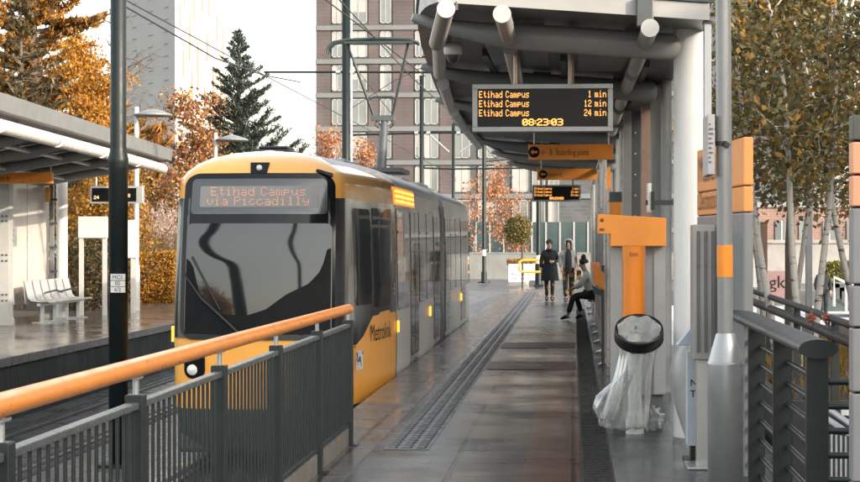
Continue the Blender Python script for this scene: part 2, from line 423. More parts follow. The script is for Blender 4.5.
_L.new(_u, _fade.inputs[0])
_nx = _math('SUBTRACT', _math('MULTIPLY', _u, .05), _math('MULTIPLY', _B, _fade.outputs[0]))
_cb = _N.new('ShaderNodeCombineXYZ'); _L.new(_nx, _cb.inputs[0]); _cb.inputs[1].default_value = -1; _L.new(_math('ADD', _math('MULTIPLY', _t, .075), .04), _cb.inputs[2])
_nn = _N.new('ShaderNodeVectorMath'); _nn.operation = 'NORMALIZE'; _L.new(_cb.outputs[0], _nn.inputs[0]); _L.new(_nn.outputs[0], _b.inputs['Normal'])

yellow_skylit = M('tram_yellow_skylit', (.88, .45, .11), .3, 0, .05, 2, coat=1., rvar=.04)  # tram yellow with sky light on the upper shell mixed into the colour
def shell(ya, yb, flip):
    mb = MB(); rows = []
    for z in ZZ:
        pts = []
        for s in (-1, 1):
            half = []
            for x, d in zip(PX, PD):
                Y = y0(z) + d
                half.append((x, Y))
            if s == -1: half = [(-x, Y) for x, Y in half][::-1] + []
            pts.append(half)
        ys = [yb - .02, yb - 3, yb - 6]
        lft = [(-PX[-1], y) for y in (yb, yb - 3.5, yb - 6.5)]
        rgt = [(PX[-1], y) for y in (yb - 6.5, yb - 3.5, yb)]
        line = lft + pts[0] + pts[1][1:] + rgt
        row = []
        for x, Y in line:
            if flip: Y = YE - (Y - YN)
            row.append(Vector((TC + x * prof(z), Y, z)))
        rows.append(row)
    n = len(rows[0])
    vs = [p for r in rows for p in r]; nd = len(PX)
    for i in range(len(rows) - 1):
        for j in range(n - 1):
            zc = (ZZ[i] + ZZ[i + 1]) / 2
            k = min(abs(j - 3 - (nd - 1) + .5), 99)       # steps from the nose
            dd = PD[min(int(k + .5), nd - 1)] if 3 <= j < n - 4 else 9
            if zc < -.1 and dd < 1.2: mi = 5
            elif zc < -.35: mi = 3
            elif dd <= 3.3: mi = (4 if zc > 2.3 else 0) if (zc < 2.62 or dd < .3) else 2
            elif zc > 2.46: mi = 2
            else: mi = 1
            q = (i * n + j, i * n + j + 1, (i + 1) * n + j + 1, (i + 1) * n + j)
            mb.f.append(q if not flip else q[::-1]); mb.mi.append(mi); mb.sm.append(True)
    mb.v = [tuple(p) for p in vs]
    r0 = (len(rows) - 1) * n
    mb.f.append(tuple(range(r0, r0 + n))); mb.mi.append(2); mb.sm.append(False)
    for side in (0,):                                      # closed inner end
        col = [i * n for i in range(len(rows))] + [i * n + n - 1 for i in range(len(rows) - 1, -1, -1)]
        mb.f.append(tuple(col)); mb.mi.append(2); mb.sm.append(False)
    return mb
o = obj('body', shell(22.3, 34.0, False), [yellow_paint, body_silver, roof_grey, skirt_m, yellow_skylit, dark_grey], tram)
o = obj('body', shell(22.3, YE - (34.9 - YN), True), [yellow_paint, body_silver, roof_grey, skirt_m, yellow_skylit, dark_grey], tram)
mb = MB(); rows = []
for k in range(13):
    Y = 33.99 + .92 * k / 12; s = .95 if k % 2 else .90
    rows.append([Vector((TC + sx * 1.32 * prof(z) * s, Y, min(z, 2.77) * (1 if z < 2 else .985))) for sx, zs in ((-1, ZZ[:-1]), (1, ZZ[:-1][::-1])) for z in zs])
mb.grid(rows, 0, False); obj('bellows', mb, rubber, tram)

# front: black mask, destination box, windscreen, wiper, lamps
mask = obj('windscreen_surround', patch(front_pt, rrect(-.885, .885, .585, 2.475, .15), .026, lip=.04), black_gloss, tram)
obj('windscreen', patch(front_pt, rrect(-.83, .85, .64, 1.90, .07), .034, lip=.012), screen_glass, tram)
# dark dashboard line seen through the foot of the screen
dash = [(-.82, .645), (.84, .645), (.84, 1.62), (.79, 1.60), (.74, 1.38), (.60, 1.22), (.35, 1.10), (.12, .93), (-.1, .86), (-.45, .88), (-.62, 1.0), (-.75, 1.45), (-.82, 1.50)]
dp = []
for i in range(len(dash)):
    a, b = dash[i], dash[(i + 1) % len(dash)]
    for j in range(4): dp.append((a[0] + (b[0] - a[0]) * j / 4, a[1] + (b[1] - a[1]) * j / 4))
mbd = MB(); lo = [p for p in dp]
xs = np.linspace(-.82, .84, 40)
top = sorted([(p[0], p[1]) for p in dash[2:]])
tx = [p[0] for p in top]; tz = [p[1] for p in top]
rows = [[front_pt(u, .645 + (float(np.interp(u, tx, tz)) - .645) * t, .040) for u in xs] for t in np.linspace(0, 1, 6)]
mbd.grid(rows); obj('dashboard', mbd, M('dashboard_black', (.008, .009, .010), .5, 0, .2, 4, spec=.12), tram)
dbox = obj('destination_display', patch(front_pt, rrect(-.79, .80, 2.005, 2.41, .05), .036, lip=.012), M('display_grey_glass', (.055, .062, .066), .12, 0, .1, 2, coat=.8), tram)
obj('screen', patch(front_pt, rrect(-.685, .70, 2.085, 2.325, .02), .042, lip=.008), M('led_screen_grey', (.24, .235, .225), .35, 0, .05, 5), dbox)
led_pale = M('pale_red_led', (.5, .27, .19), .5, emit=(1., .42, .26), estr=.16)
mb = MB()
for s, z in (('Etihad Campus', 2.215), ('via Piccadilly', 2.105)):
    p = .0145; w = led_width(s) * p
    led_mb(mb, s, TC - .0 - w / 2, z, 0, p, .82, 1)
mb.v = [tuple(front_pt((v[0] - TC) / prof(v[2]), v[2], .047)) for v in mb.v]
obj('led_text', mb, led_pale, dbox)
mb = MB(); mb.tube([front_pt(-.86, 1.35, .05), front_pt(-.62, 1.05, .07), front_pt(-.22, .70, .07), front_pt(-.15, .62, .05)], [.012, .018, .022, .02], 8)
mb.tube([front_pt(-.75, 1.52, .045), front_pt(-.40, .92, .05)], .014, 6)
obj('wiper', mb, black_plastic, tram)
mb = MB(); mb.prism([front_pt(u, z, .004) for u, z in ((-.14, 2.60), (.14, 2.60), (.10, 2.475), (-.10, 2.475))], (0, -.03, 0))
cam = obj('camera_housing', mb, black_gloss, tram)
mb = MB(); mb.lathe(front_pt(0, 2.535, .036), [(0, .012), (.03, .01), (.034, 0)], 16, axis=(0, -1, 0)); obj('camera_lens', mb, white_paint, cam)
for s in (-1, 1):
    mb = patch(front_pt, [(u * s, z) for u, z in rrect(-.83, -.58, .14, .46, .1)], .014)
    hl = obj('headlight', mb, black_gloss, tram)
    mb = MB(); mb.lathe(front_pt(-.73 * s, .24, .02), [(0, .03), (.05, .024), (.062, 0)], 18, axis=(0, -1, 0))
    obj('lens', mb, M('lamp_lens', (.75, .76, .74), .12, 0, .05, 9), hl)
    mb = MB(); mb.obox(side_pt(23.0, .62, .02, s), (.02, .005, 0), (.0, .05, 0), (0, 0, .09))
    if s == -1: obj('side_lamp', mb, M('amber_lens', (.8, .36, .03), .2, emit=(1, .45, .05), estr=.8), tram)
    mb = MB(); mb.tube([side_pt(22.75, 2.46, .0, s), side_pt(22.7, 2.50, .04, s), side_pt(22.72, 2.44, .09, s)], [.016, .022, .02], 8)
    if s == 1: obj('mirror_camera', mb, black_plastic, tram)
mb = MB(); mb.box(TC - .95, TC + .95, 22.62, 22.95, -.72, -.5); obj('bumper', mb, dark_grey, tram, bevel=.05)
mb = MB(); mb.box(TC - .24, TC + .20, 23.75, 24.5, 2.72, 2.80); mb.box(TC - .20, TC + .16, 23.8, 24.4, 2.80, 2.84); obj('roof_horn_box', mb, black_plastic, tram, bevel=.02)

# platform side and far side: glass, doors, lamps
def sp(s): return lambda Y, z, off: side_pt(Y, z, off, s)
cab_frame = M('cab_pillar_black', (.02, .022, .024), .2, 0, .1, 3, coat=.4)
for s in (1, -1):
    f = sp(s)
    ys0 = .5
    cw = patch(f, [(y0(.5) + ys0, .50), (23.1, .50), (23.4, .58), (23.9, .80), (25.5, .80), (25.58, .86), (25.58, 2.10), (25.5, 2.17), (24.2, 2.17), (y0(2.17) + ys0 + .1, 2.17)] + [(y0(z) + ys0, z) for z in (2.1, 1.8, 1.5, 1.2, .9, .7)], .012, lip=.02)
    c0 = obj('cab_window_band', cw, cab_frame, tram)
    if True:
        rows = [[f(y0(z) + d_, z, .013) for d_ in np.linspace(.10, .62 if s == 1 else .30, 16)] for z in np.linspace(.50 if s == 1 else .60, 2.19, 14)]
        obj('corner_pillar', MB().grid(rows), cab_frame, tram)
    obj('seam', patch(f, [(y, z) for y, z in rrect(25.60, 25.625, -.55, 2.4, .005)], .006, lip=.02, rings=2), cab_frame, tram)
    rows = [[f(y, z, .006) for y in np.linspace(22.9, 46.4, 60)] for z in (-.215, -.195)]
    obj('seam', MB().grid(rows), cab_frame, tram)
    obj('pane', patch(f, rrect(23.05, 23.85, .95, 2.08, .06), .016, lip=.006), tram_glass, c0)
    obj('pane', patch(f, rrect(24.0, 25.2, .90, 1.86, .06), .016, lip=.006), tram_glass, c0)
    obj('pane', patch(f, rrect(24.0, 25.2, 1.90, 2.1, .04), .016, lip=.006), tram_glass, c0)
    for a, b in ((25.75, 27.45), (29.25, 30.6), (30.72, 32.1), (36.75, 38.2), (38.32, 39.9), (41.95, 43.4)):
        w = obj('window', patch(f, rrect(a, b, .80, 2.12, .08), .010), tram_glass, tram)
        obj('vent_bar', patch(f, rrect(a + .06, b - .06, 1.80, 1.83, .01), .016, lip=.004), cab_frame, w)
    for a, b in ((27.6, 29.1), (32.25, 33.75), (35.15, 36.6), (40.05, 41.8)):
        d = obj('door', patch(f, rrect(a, b, -.05, 2.2, .05), .008), M('door_frame_grey', (.36, .35, .34), .3, .3, .1, 3), tram)
        m = (a + b) / 2
        for p, q in ((a + .06, m - .03), (m + .03, b - .06)):
            obj('door_glass', patch(f, rrect(p, q, .1, 2.1, .05), .016, lip=.006), tram_glass, d)
    cwe = obj('cab_window_band', patch(f, rrect(43.6, 46.2, .8, 2.17, .08), .010), cab_frame, tram)
    for Y, z in ((25.68, .60), (31.3, .60), (40.0, .58)):
        mb = MB(); c = side_pt(Y, z, .02, s); mb.obox(c, (.012, 0, 0), (0, .045, 0), (0, 0, .075))
        obj('marker_light', mb, M('amber_marker', (.9, .35, .03), .25, emit=(1, .36, .03), estr=1.1), tram, bevel=.008)
    ld = obj('side_display', patch(f, rrect(25.55, 28.5, 2.17, 2.40, .03), .012), M('side_display_amber', (.5, .16, .02), .35, emit=(1, .33, .03), estr=.35), tram)
    mb = MB()
    for i in range(3):
        for k in range(2):
            patch(f, rrect(25.7 + 1.4 * k, 26.95 + 1.4 * k, 2.20 + .065 * i, 2.235 + .065 * i, .008), .017, mb, lip=.004, rings=2)
    obj('led_lines', mb, M('amber_led_lines', (.6, .2, .02), .4, emit=(1, .45, .05), estr=.9), ld)
    for Y0_ in (33.85, 35.02):
        obj('trim', patch(f, rrect(Y0_, Y0_ + .05, -.2, 2.3, .01), .010), cab_frame, tram)
# lettering on the cab side
mbt = text_mb('Metrolink', .29, (23.72, .50, 0), (1, 0, 0), (0, 1, 0), 'LEFT', 1.15); mbt.v = [tuple(side_pt(v[0], v[1], .016)) for v in mbt.v]
obj('lettering', mbt, ink, tram)
a = side_pt(23.05, .2, .014); b = side_pt(23.6, .2, .014)
lg = MB(); d = (b - a).normalized()
lg.add([a, a + d * .34, a + d * .34 + Vector((0, 0, .22)), a + Vector((0, 0, .22))], [(0, 1, 2, 3)])
st = obj('sticker', lg, offwhite, tram)
mb = MB(); nrm = Vector((d.y, -d.x, 0)) * .004
for i in range(14):
    u, v = random.uniform(.02, .28), random.uniform(.02, .17); w = random.uniform(.02, .05)
    p = a + d * u + Vector((0, 0, v)) + nrm; mb.add([p, p + d * w, p + d * w + Vector((0, 0, .04)), p + Vector((0, 0, .04))], [(0, 1, 2, 3)])
obj('emblem', mb, M('blue_ink', (.05, .08, .2), .5), st)
a = side_pt(22.98, .46, .014); obj('lettering', text_mb('B', .12, a, d, (0, 0, 1)), ink, tram)
a = side_pt(25.3, 1.02, .02); b = side_pt(26.2, 1.02, .02); obj('lettering', text_mb('3', .22, a, b - a, (0, 0, 1)), white_paint, tram)
# roof gear
for Y, L_, w, h in ((27.2, 2.0, .45, .07), (30.6, 1.6, .45, .07), (36.0, 1.5, .5, .1), (39.8, 2.6, .5, .12), (43.2, 1.6, .45, .1)):
    mb = MB(); mb.box(TC - w, TC + w, Y, Y + L_, 2.70, 2.76 + h)
    for i in range(int(L_ / .2)): mb.box(TC - w - .01, TC + w + .01, Y + .08 + i * .2, Y + .11 + i * .2, 2.78, 2.75 + h)
    obj('roof_equipment', mb, roof_grey, tram, bevel=.02)
# pantograph
pa = obj('pantograph', MB().box(TC - .45, TC + .45, 36.3, 38.2, 2.96, 3.04).tube([(TC + .02, 36.9, 3.0), (TC + .05, 37.3, 3.98)], [.10, .065], 12).box(TC - .2, TC + .24, 37.2, 37.4, 3.95, 4.05), dark_grey, tram)
mb = MB()
for s, x in ((-1, -.62), (1, .52)):
    mb.tube([(TC + .02 + s * .16, 37.3, 4.0), (TC + x, 37.0, 5.38)], .026, 8)
mb.tube([(TC - .14, 37.3, 4.02), (TC - .62, 37.15, 5.3)], .012, 6)
for s in (-1, 1): mb.tube([(TC + .05 + s * .12, 37.25, 3.99), (TC + .05 + s * .17, 37.25, 3.86), (TC + .05 + s * .10, 37.25, 3.82)], .018, 6)
obj('upper_arm', mb, dark_metal, pa)
mb = MB()
for dy in (-.14, .14):
    mb.tube([(TC - .98, 37 + dy, 5.18), (TC - .96, 37 + dy, 5.30), (TC - .86, 37 + dy, 5.385), (TC - .6, 37 + dy, 5.43), (TC, 37 + dy, 5.45), (TC + .55, 37 + dy, 5.43), (TC + .72, 37 + dy, 5.36)], .028, 8)
mb.box(TC - .66, TC + .62, 36.84, 37.16, 5.36, 5.40)
mb.tube([(TC - .22, 37.2, 4.34), (TC - .15, 37.2, 4.39), (TC + .2, 37.2, 4.39), (TC + .28, 37.2, 4.35)], .02, 6)
obj('collector_bow', mb, dark_metal, pa)
# ------------------------------------------------------------------ platform canopy
EY = [16.55, 16.9, 17.5, 18.6, 20.5, 23, 26, 30, 35, 40, 46, 53]
EX = [-1.12, -1.24, -1.34, -1.44, -1.56, -1.67, -1.80, -1.93, -1.98, -1.92, -1.70, -1.5]
def edge_x(Y): return float(np.interp(Y, EY, EX))
XR = 1.12
def soff(x, Y): return 3.50 + .24 * ((1.36 - x) / 3.2)          # soffit height, rising towards the track
canopy = thing('platform_canopy', 'long dark canopy with white fascia and grey tube ribs over the platform', 'canopy', (0, 34, 0))
roof_white = M('canopy_white_fascia', (.29, .29, .285), .4, 0, .08, 2)
ys = np.concatenate([np.linspace(16.55, 20, 14), np.linspace(20.5, 53, 40)])
top, bot = MB(), MB()
rb = [[Vector((edge_x(Y) + (XR - edge_x(Y)) * t, Y, soff(edge_x(Y) + (XR - edge_x(Y)) * t, Y))) for t in np.linspace(0, 1, 8)] for Y in ys]
rt = [[p + Vector((0, 0, .14)) for p in r] for r in rb]
bot.grid(rb); obj('soffit', bot, canopy_dark, canopy)
top.grid(rt); obj('deck', top, dark_grey, canopy)
mb = MB()
ring = [r[0] for r in rb[::-1]] + rb[0][1:-1] + [r[-1] for r in rb]
rows = [[p + Vector((0, 0, -.004)) for p in ring], [p + Vector((0, 0, .135)) for p in ring]]
mb.grid(rows, 0, False)
endr = rb[-1]; mb.grid([[p for p in endr], [p + Vector((0, 0, .135)) for p in endr]], 0, False)
obj('fascia', mb, roof_white, canopy)
# dark capping that overhangs the fascia, and a dark inner lip along the track edge
mb = MB()
for a, b in zip(ring[:-1], ring[1:]):
    mb.bar(a + Vector((0, 0, .165)), b + Vector((0, 0, .165)), .05, .05)
obj('capping', mb, dark_metal, canopy)
mb = MB()
for i in range(len(ys) - 1):
    a, b = rb[i][0] + Vector((.16, 0, -.035)), rb[i + 1][0] + Vector((.16, 0, -.035)); mb.bar(a, b, .02, .07)
obj('edge_lip', mb, dark_metal, canopy)
mb = MB(); mb.box(.52, .66, 16.48, 16.6, 3.46, 3.70); obj('bracket_box', mb, dark_grey, canopy, bevel=.01)
RY = [17.5, 22.7, 28.2, 33.7, 39.1, 44.6, 50]
RM = rib_paint
for k, Y in enumerate(RY):
    xe = edge_x(Y); xr = .93 if k == 0 else .9
    pts = []; rs = []
    for t in np.linspace(0, 1, 13):
        x = (xe - .06) + (xr - xe + .06) * t
        z = soff(x, Y) - .05 - .10 * min(1, t * 3.2) ** .6
        pts.append((x, Y - .10 * max(0, 1 - t * 5), z)); rs.append(.035 + .083 * min(1, t * 2.4) ** .8)
    pts += [(xr + .03, Y, pts[-1][2]), (xr + .05, Y, pts[-1][2])]; rs += [.09, .04]
    obj('rib', MB().tube(pts, rs, 16), RM, canopy)
    for x in (-.35, .55):
        mb = MB().box(x - .1, x + .1, Y - .04, Y + .04, 0, .2); mb.v = [(v[0], v[1], soff(v[0], Y) - .17 + v[2] * .8) for v in mb.v]
        obj('cleat', mb, dark_grey, canopy)
# purlins above the ribs
for x in (-.9, -.1, .75):
    mb = MB()
    for i in range(14, len(ys) - 1, 2):
        a, b = ys[i], ys[min(i + 2, len(ys) - 1)]
        if x > edge_x(a) + .2: mb.bar((x, a, soff(x, a) - .03), (x, b, soff(x, b) - .03), .06, .08)
    if mb.v: obj('purlin', mb, dark_grey, canopy)
for x0 in (-.55, .35):
    obj('soffit_panel', MB().box(x0 - .3, x0 + .3, 18.6, 21.6, soff(x0, 0) - .05, soff(x0, 0) - .03), canopy_dark, canopy)
# tubular lights along the canopy
tube_m = M('light_tube_grey', (.40, .39, .37), .34, .2, .03, 3, rvar=.03)
cap_m = M('light_tube_cap', (.36, .36, .355), .4, 0, .04, 5)
def light_tube(pts, label, r=.07):
    t = thing('light_tube', label, 'light tube', pts[0], 'tubular lights under the canopy')
    obj('tube', MB().tube(pts, r, 16), tube_m, t)
    a, b = Vector(pts[0]), Vector(pts[1]); d = (a - b).normalized()
    obj('end_cap', MB().tube([a - d * .012, a + d * .012], r * 1.06, 20), cap_m, t)
    return t
light_tube([at(446, 9, 16.0), at(437, 43, 17.4)], 'short grey light tube at the near track side corner of the canopy')
light_tube([at(439.5, 36, 17.9), at(439.6, 74, 22.4)], 'grey light tube along the track edge just behind the first canopy rib')
light_tube([at(443, 84, 23.2), at(451, 108, 27.9)], 'grey light tube along the track edge between second and third canopy ribs')
light_tube([at(454, 112, 28.6), at(464, 128, 33.4)], 'grey light tube along the track edge between third and fourth canopy ribs')
light_tube([at(466, 130, 34.0), at(479, 146, 38.9)], 'grey light tube along the track edge between fourth and fifth canopy ribs')
light_tube([at(502, 14, 16.2), at(509, 38, 17.4)], 'stubby grey light tube hanging from the canopy front left of the timetable display')
light_tube([at(510, 47, 17.9), at(518, 84, 22.4)], 'grey light tube above the nearer departure display')
light_tube([at(650, 28, 16.3), at(634, 70, 20.2)], 'grey light tube with white round cap beside the white column')
light_tube([at(632, 74, 20.7), at(620, 105, 25.2)], 'grey light tube behind the one beside the white column')
light_tube([at(619, 109, 25.9), at(612, 132, 31)], 'grey light tube farther back along the platform wall side, above the signs')
# hanging blocks
cam_t = thing('dome_camera', 'white dome security camera hanging under the canopy edge', 'camera', at(453, 40, 18.2))
c = at(453, 49, 18.2)
obj('mount', MB().cyl(c.x, c.y, c.z - .005, soff(c.x, 18.2), .03, 10).lathe(c, [(0, .06), (.075, .05), (.085, .02), (.085, -.045), (.07, -.055), (0, -.055)], 24), white_paint, cam_t)
obj('dome', MB().lathe(c + Vector((0, 0, -.05)), [(.062, 0), (.058, -.03), (.04, -.065), (0, -.085)], 20), M('smoked_dome', (.05, .05, .05), .1, 0, .1, 5, coat=.6), cam_t)

# columns
col_t = tag(obj('canopy_column', MB().cyl(1.02, 17.5, 0, 3.54, .148, 40), M('white_column_paint', (.70, .70, .68), .36, 0, .06, 1.2, bump=.02), org=(1.02, 17.5, 0)), 'thick white round column holding up the near end of the canopy', 'column')
labs = ['slim grey column at the second canopy rib, behind the white one', 'slim grey column at the third canopy rib', 'slim grey column at the fourth canopy rib', 'slim grey column at the fifth canopy rib', 'slim grey column at the sixth canopy rib', 'slim grey column at the far end of the canopy']
c0 = None
for Y, lb in zip(RY[1:], labs):
    loc = (1.05, Y, 0)
    if c0 is None:
        c0 = tag(obj('slim_column', MB().cyl(1.05, Y, 0, 3.53, .06, 20).cyl(1.05, Y, 0, .02, .14, 20), grey_paint, org=loc), lb, 'column', 'slim canopy columns')
    else: dup(c0, loc, lb)

# ------------------------------------------------------------------ departure displays
def display(px, py0, py1, Y, w, label, rod_px, full=True):
    c = at(px, (py0 + py1) / 2, Y); h = (py1 - py0) * Y / F
    t = thing('departure_display', label, 'departure display', c, 'platform departure displays')
    x0, x1, z0, z1 = c.x - w / 2, c.x + w / 2, c.z - h / 2, c.z + h / 2
    obj('case', MB().box(x0, x1, Y + .012, Y + .19, z0, z1), M('display_case_grey', (.30, .31, .31), .4, .2, .06, 6), t, bevel=.008)
    fr = MB(); b = .045 * w / 1.24; bz = b * .95
    fr.box(x0, x1, Y - .012, Y + .012, z1 - bz, z1).box(x0, x1, Y - .012, Y + .012, z0, z0 + bz)
    fr.box(x0, x0 + b, Y - .012, Y + .012, z0 + bz, z1 - bz).box(x1 - b, x1, Y - .012, Y + .012, z0 + bz, z1 - bz)
    obj('bezel', fr, M('display_bezel', (.24, .25, .25), .38, .3, .05, 8), t, bevel=.003)
    sc_ = obj('screen', MB().box(x0 + b, x1 - b, Y + .004, Y + .011, z0 + bz, z1 - bz), screen_black, t)
    iw = x1 - x0 - 2 * b; ih = z1 - z0 - 2 * bz
    mb = MB(); p = ih / 44.
    xa = x0 + b + iw * .012
    rows = [('Etihad Campus', '1 min'), ('Etihad Campus', '12 min'), ('Etihad Campus', '24 min')]
    ps = .385 * iw / led_width('Etihad Campus'); pv = ps
    for i, (l, r) in enumerate(rows):
        z = z1 - bz - ih * (.05 + .245 * i) - 7 * p * 1.12
        m2 = MB(); led_mb(m2, l, xa, 0, Y, ps, .82)
        led_mb(m2, r, x1 - b - iw * .012 - led_width(r) * ps, 0, Y, ps, .82)
        mb.add([(v[0], v[1], z + v[2] / ps * p * 1.12) for v in m2.v], m2.f)
    s = '08:23:03'; pc = ps * 1.55
    m2 = MB(); W = led_width(s) * pc
    for o_ in (0, .42): led_mb(m2, s, c.x + iw * .0 - W / 2 + o_ * pc, 0, Y, pc, .95)
    mb.add([(v[0], v[1], z0 + bz + ih * .035 + v[2] / pc * p * 1.12) for v in m2.v], m2.f)
    obj('led_text', mb, led_orange, sc_)
    for rp in rod_px:
        xr = at(rp, py0, Y).x
        rod = obj('rod', MB().cyl(xr, Y + .1, z1 - .01, soff(xr, Y) - .02, .026 * w / 1.24, 12), M('bronze_rod', (.30, .22, .17), .35, .6, .1, 6), t)
        obj('rod_plate', MB().box(xr - .07, xr + .07, Y + .05, Y + .15, soff(xr, Y) - .09, soff(xr, Y) - .06), dark_grey, rod)
    return t
display(542.5, 84, 131.5, 17.85, 1.25, 'large departure display with orange dot matrix text, the nearer of the two', (516, 571))
display(556.5, 185, 201.5, 49.6, 1.2, 'small distant departure display glowing orange beneath the hanging signs', (541, 573))

# orange hanging signs
def hang_sign(x0p, x1p, y0p, y1p, Y, label, words, size, tx, circ):
    a, b = at(x0p, y1p, Y), at(x1p, y0p, Y)
    t = thing('hanging_sign', label, 'hanging sign', ((a.x + b.x) / 2, Y, a.z), 'orange hanging signs')
    pan = obj('panel', MB().box(a.x, b.x, Y, Y + .07, a.z, b.z), orange_sign, t, bevel=.006)
    obj('lettering', text_mb(words, size, (at(tx, 0, Y).x, Y - .004, a.z + (b.z - a.z) * .30), (1, 0, 0), (0, 0, 1), 'LEFT', .62), M('brown_ink', (.20, .07, .012), .5), pan)
    cc = at(circ, (y0p + y1p) / 2, Y)
    obj('arrow_disc', MB().lathe((cc.x, Y - .003, cc.z), [(0, .004), (.075, .004), (.078, 0)], 24, axis=(0, -1, 0)), ink, pan)
    ar = MB(); ar.add([(cc.x + dx, Y - .010, cc.z + dz) for dx, dz in ((-.05, 0), (-.01, .04), (-.01, .015), (.05, .015), (.05, -.015), (-.01, -.015), (-.01, -.04))], [(6, 5, 4, 3, 2, 1, 0)])
    obj('arrow', ar, orange_sign, pan)
    for xx in (a.x + .08, b.x - .06):
        obj('hanger', MB().cyl(xx, Y + .035, b.z - .01, soff(xx, Y) - .01, .009, 8), galv, t)
    return t
hang_sign(528.5, 613, 144, 160, 27.9, 'orange hanging sign reading Boarding point with a dark arrow disc', '\u2190  B  Boarding point', .125, 541, 534)
hang_sign(537, 601.5, 168.5, 180, 37.6, 'smaller orange hanging sign reading Platform A behind the boarding sign', 'Platform A', .105, 547, 543)
# ------------------------------------------------------------------ foreground fence with orange handrail
FX = -1.86; FY1 = 16.5; SP = 2.02
fence = thing('platform_fence', 'dark grey baluster fence with a long round orange handrail along the platform edge', 'fence', (FX, 10, 0))
n_p = 7
post_ys = [FY1 - SP * i for i in range(n_p)]
hr = MB().tube([(FX + .0, 3.0, 1.175), (FX, 10, 1.155), (FX, FY1 + .02, 1.135)], .041, 24)
hr.sphere((FX, FY1 + .02, 1.135), .041, 20, 10)
hrm = M('worn_orange_handrail', (.80, .27, .04), .36, 0, .09, 9, bump=.03, rvar=.1, coat=.2, stretch=(1, .35, 1))
obj('handrail', hr, hrm, fence)
brack = MB()
fence_m = M('fence_grey_green', (.014, .021, .022), .42, .1, .15, 7, rvar=.06)
for i, Y in enumerate(post_ys):
    mb = MB(); mb.box(FX - .04, FX + .04, Y - .04, Y + .04, 0 if i else 0, 1.045)
    p = obj('post', mb, fence_m, fence, bevel=.006)
    obj('base_plate', MB().box(FX - .085, FX + .085, Y - .085, Y + .085, .0, .016), fence_m, p)
    obj('rail_stem', MB().cyl(FX, Y, 1.04, 1.125, .014, 10).box(FX - .022, FX + .022, Y - .05, Y + .05, 1.112, 1.122), galv, p)
for i in range(n_p - 1):
    a, b = post_ys[i + 1] + .045, post_ys[i] - .045
    pn = obj('top_rail', MB().box(FX - .025, FX + .025, a, b, .985, 1.015), M('fence_top_rail', (.11, .12, .12), .3, .3, .2, 8), fence, bevel=.004)
    mb = MB(); mb.box(FX - .022, FX + .022, a, b, .175, .20)
    k = int((b - a) / .115)
    for j in range(k):
        y = a + (b - a) * (j + .5) / k; mb.tube([(FX, y, .20), (FX, y, .985)], .0085, 8, caps=False)
    obj('baluster_panel', mb, fence_m, fence)
    obj('kerb_board', MB().box(FX - .03, FX + .012, a + .02, b - .02, .005, .155), M('beige_kerb_board', (.17, .155, .135), .6, 0, .2, 4), fence, bevel=.005)

# ------------------------------------------------------------------ grey help point cabinet with orange T header
hp = thing('help_point_cabinet', 'tall grey cabinet topped by a wide orange header board', 'cabinet', (.6, 18.4, 0))
x0, x1 = at(611, 0, 18.25).x, at(665, 0, 18.25).x
obj('cabinet', MB().box(x0, x1, 18.25, 18.75, .30, 1.66), M('cabinet_grey', (.27, .275, .275), .42, .1, .1, 2.5), hp, bevel=.008)
obj('plinth', MB().box(x0 + .02, x1 - .02, 18.28, 18.72, 0, .30), M('plinth_grey', (.12, .125, .125), .5, 0, .2, 4), hp)
obj('edge_strip', MB().box(x0 - .005, x0 + .10, 18.238, 18.25, .31, 1.64), M('pale_grey_trim', (.36, .37, .37), .4, .1, .08, 4), hp)
obj('edge_strip', MB().box(x1 - .10, x1 + .004, 18.238, 18.25, .31, 1.64), M('pale_grey_trim', (.36, .37, .37)), hp)
hx0, hxm, hx1 = at(597.5, 0, 18.1).x, at(610.5, 0, 18.1).x, at(666, 0, 18.1).x
zt0, zt1 = at(0, 214.5, 18.1).z, at(0, 218.5, 18.1).z; zl = at(0, 234, 18.1).z; zb = at(0, 246, 18.1).z
mb = MB().prism([(hx0, 18.08, zl), (hxm, 18.08, zl), (hxm, 18.08, zb), (hx1, 18.08, zb), (hx1, 18.08, zt1), (hx0, 18.08, zt0)], (0, .15, 0))
hd = obj('header_board', mb, orange_sign, hp, bevel=.006)
cc = at(602, 220, 18.07)
obj('symbol', MB().lathe(cc, [(0, .004), (.016, .004), (.017, 0)], 14, axis=(0, -1, 0)).box(cc.x - .02, cc.x + .02, 18.068, 18.078, zl + .03, zl + .05), M('brown_ink', (.20, .07, .012)), hd)

# ------------------------------------------------------------------ litter bin: orange sleeve, black hoop, clear sack
bx = .535; by = 17.75
bn = thing('litter_bin', 'orange post bin with black hoop holding a clear plastic sack', 'bin', (bx, by, 0))
obj('post', MB().cyl(bx + .01, by, 0, 1.05, .062, 18).cyl(bx + .01, by, 0, .16, .08, 20), offwhite, bn)
z0, z1 = at(0, 315, by).z, at(0, 246, by).z
sl = obj('sleeve', MB().cyl(bx, by, z0, z0 + .05, .103, 36).cyl(bx, by, z0 + .05, z1 - .12, .099, 36).cyl(bx, by, z1 - .12, z1, .103, 36), M('bin_orange', (.75, .22, .012), .36, 0, .06, 4, coat=.15), bn)
obj('lettering', text_mb('bin', .065, (bx, by - .107, z1 - .09), (1, 0, 0), (0, 0, 1), 'CENTER'), M('brown_ink', (.20, .07, .012)), sl)
ca = at(639, 333, by - .27); ax = Vector((.0, -.58, .815)).normalized(); R_ = .212
hoop = MB().lathe(ca, [(R_ - .022, .035), (R_ - .004, .05), (R_, .035), (R_ + .003, -.055), (R_ - .006, -.068), (R_ - .024, -.06), (R_ - .022, .035)], 40, axis=ax)
hoop.bar(ca + Vector((0, .18, .05)), Vector((bx, by - .05, .93)), .06, .04)
obj('hoop', hoop, black_plastic, bn)
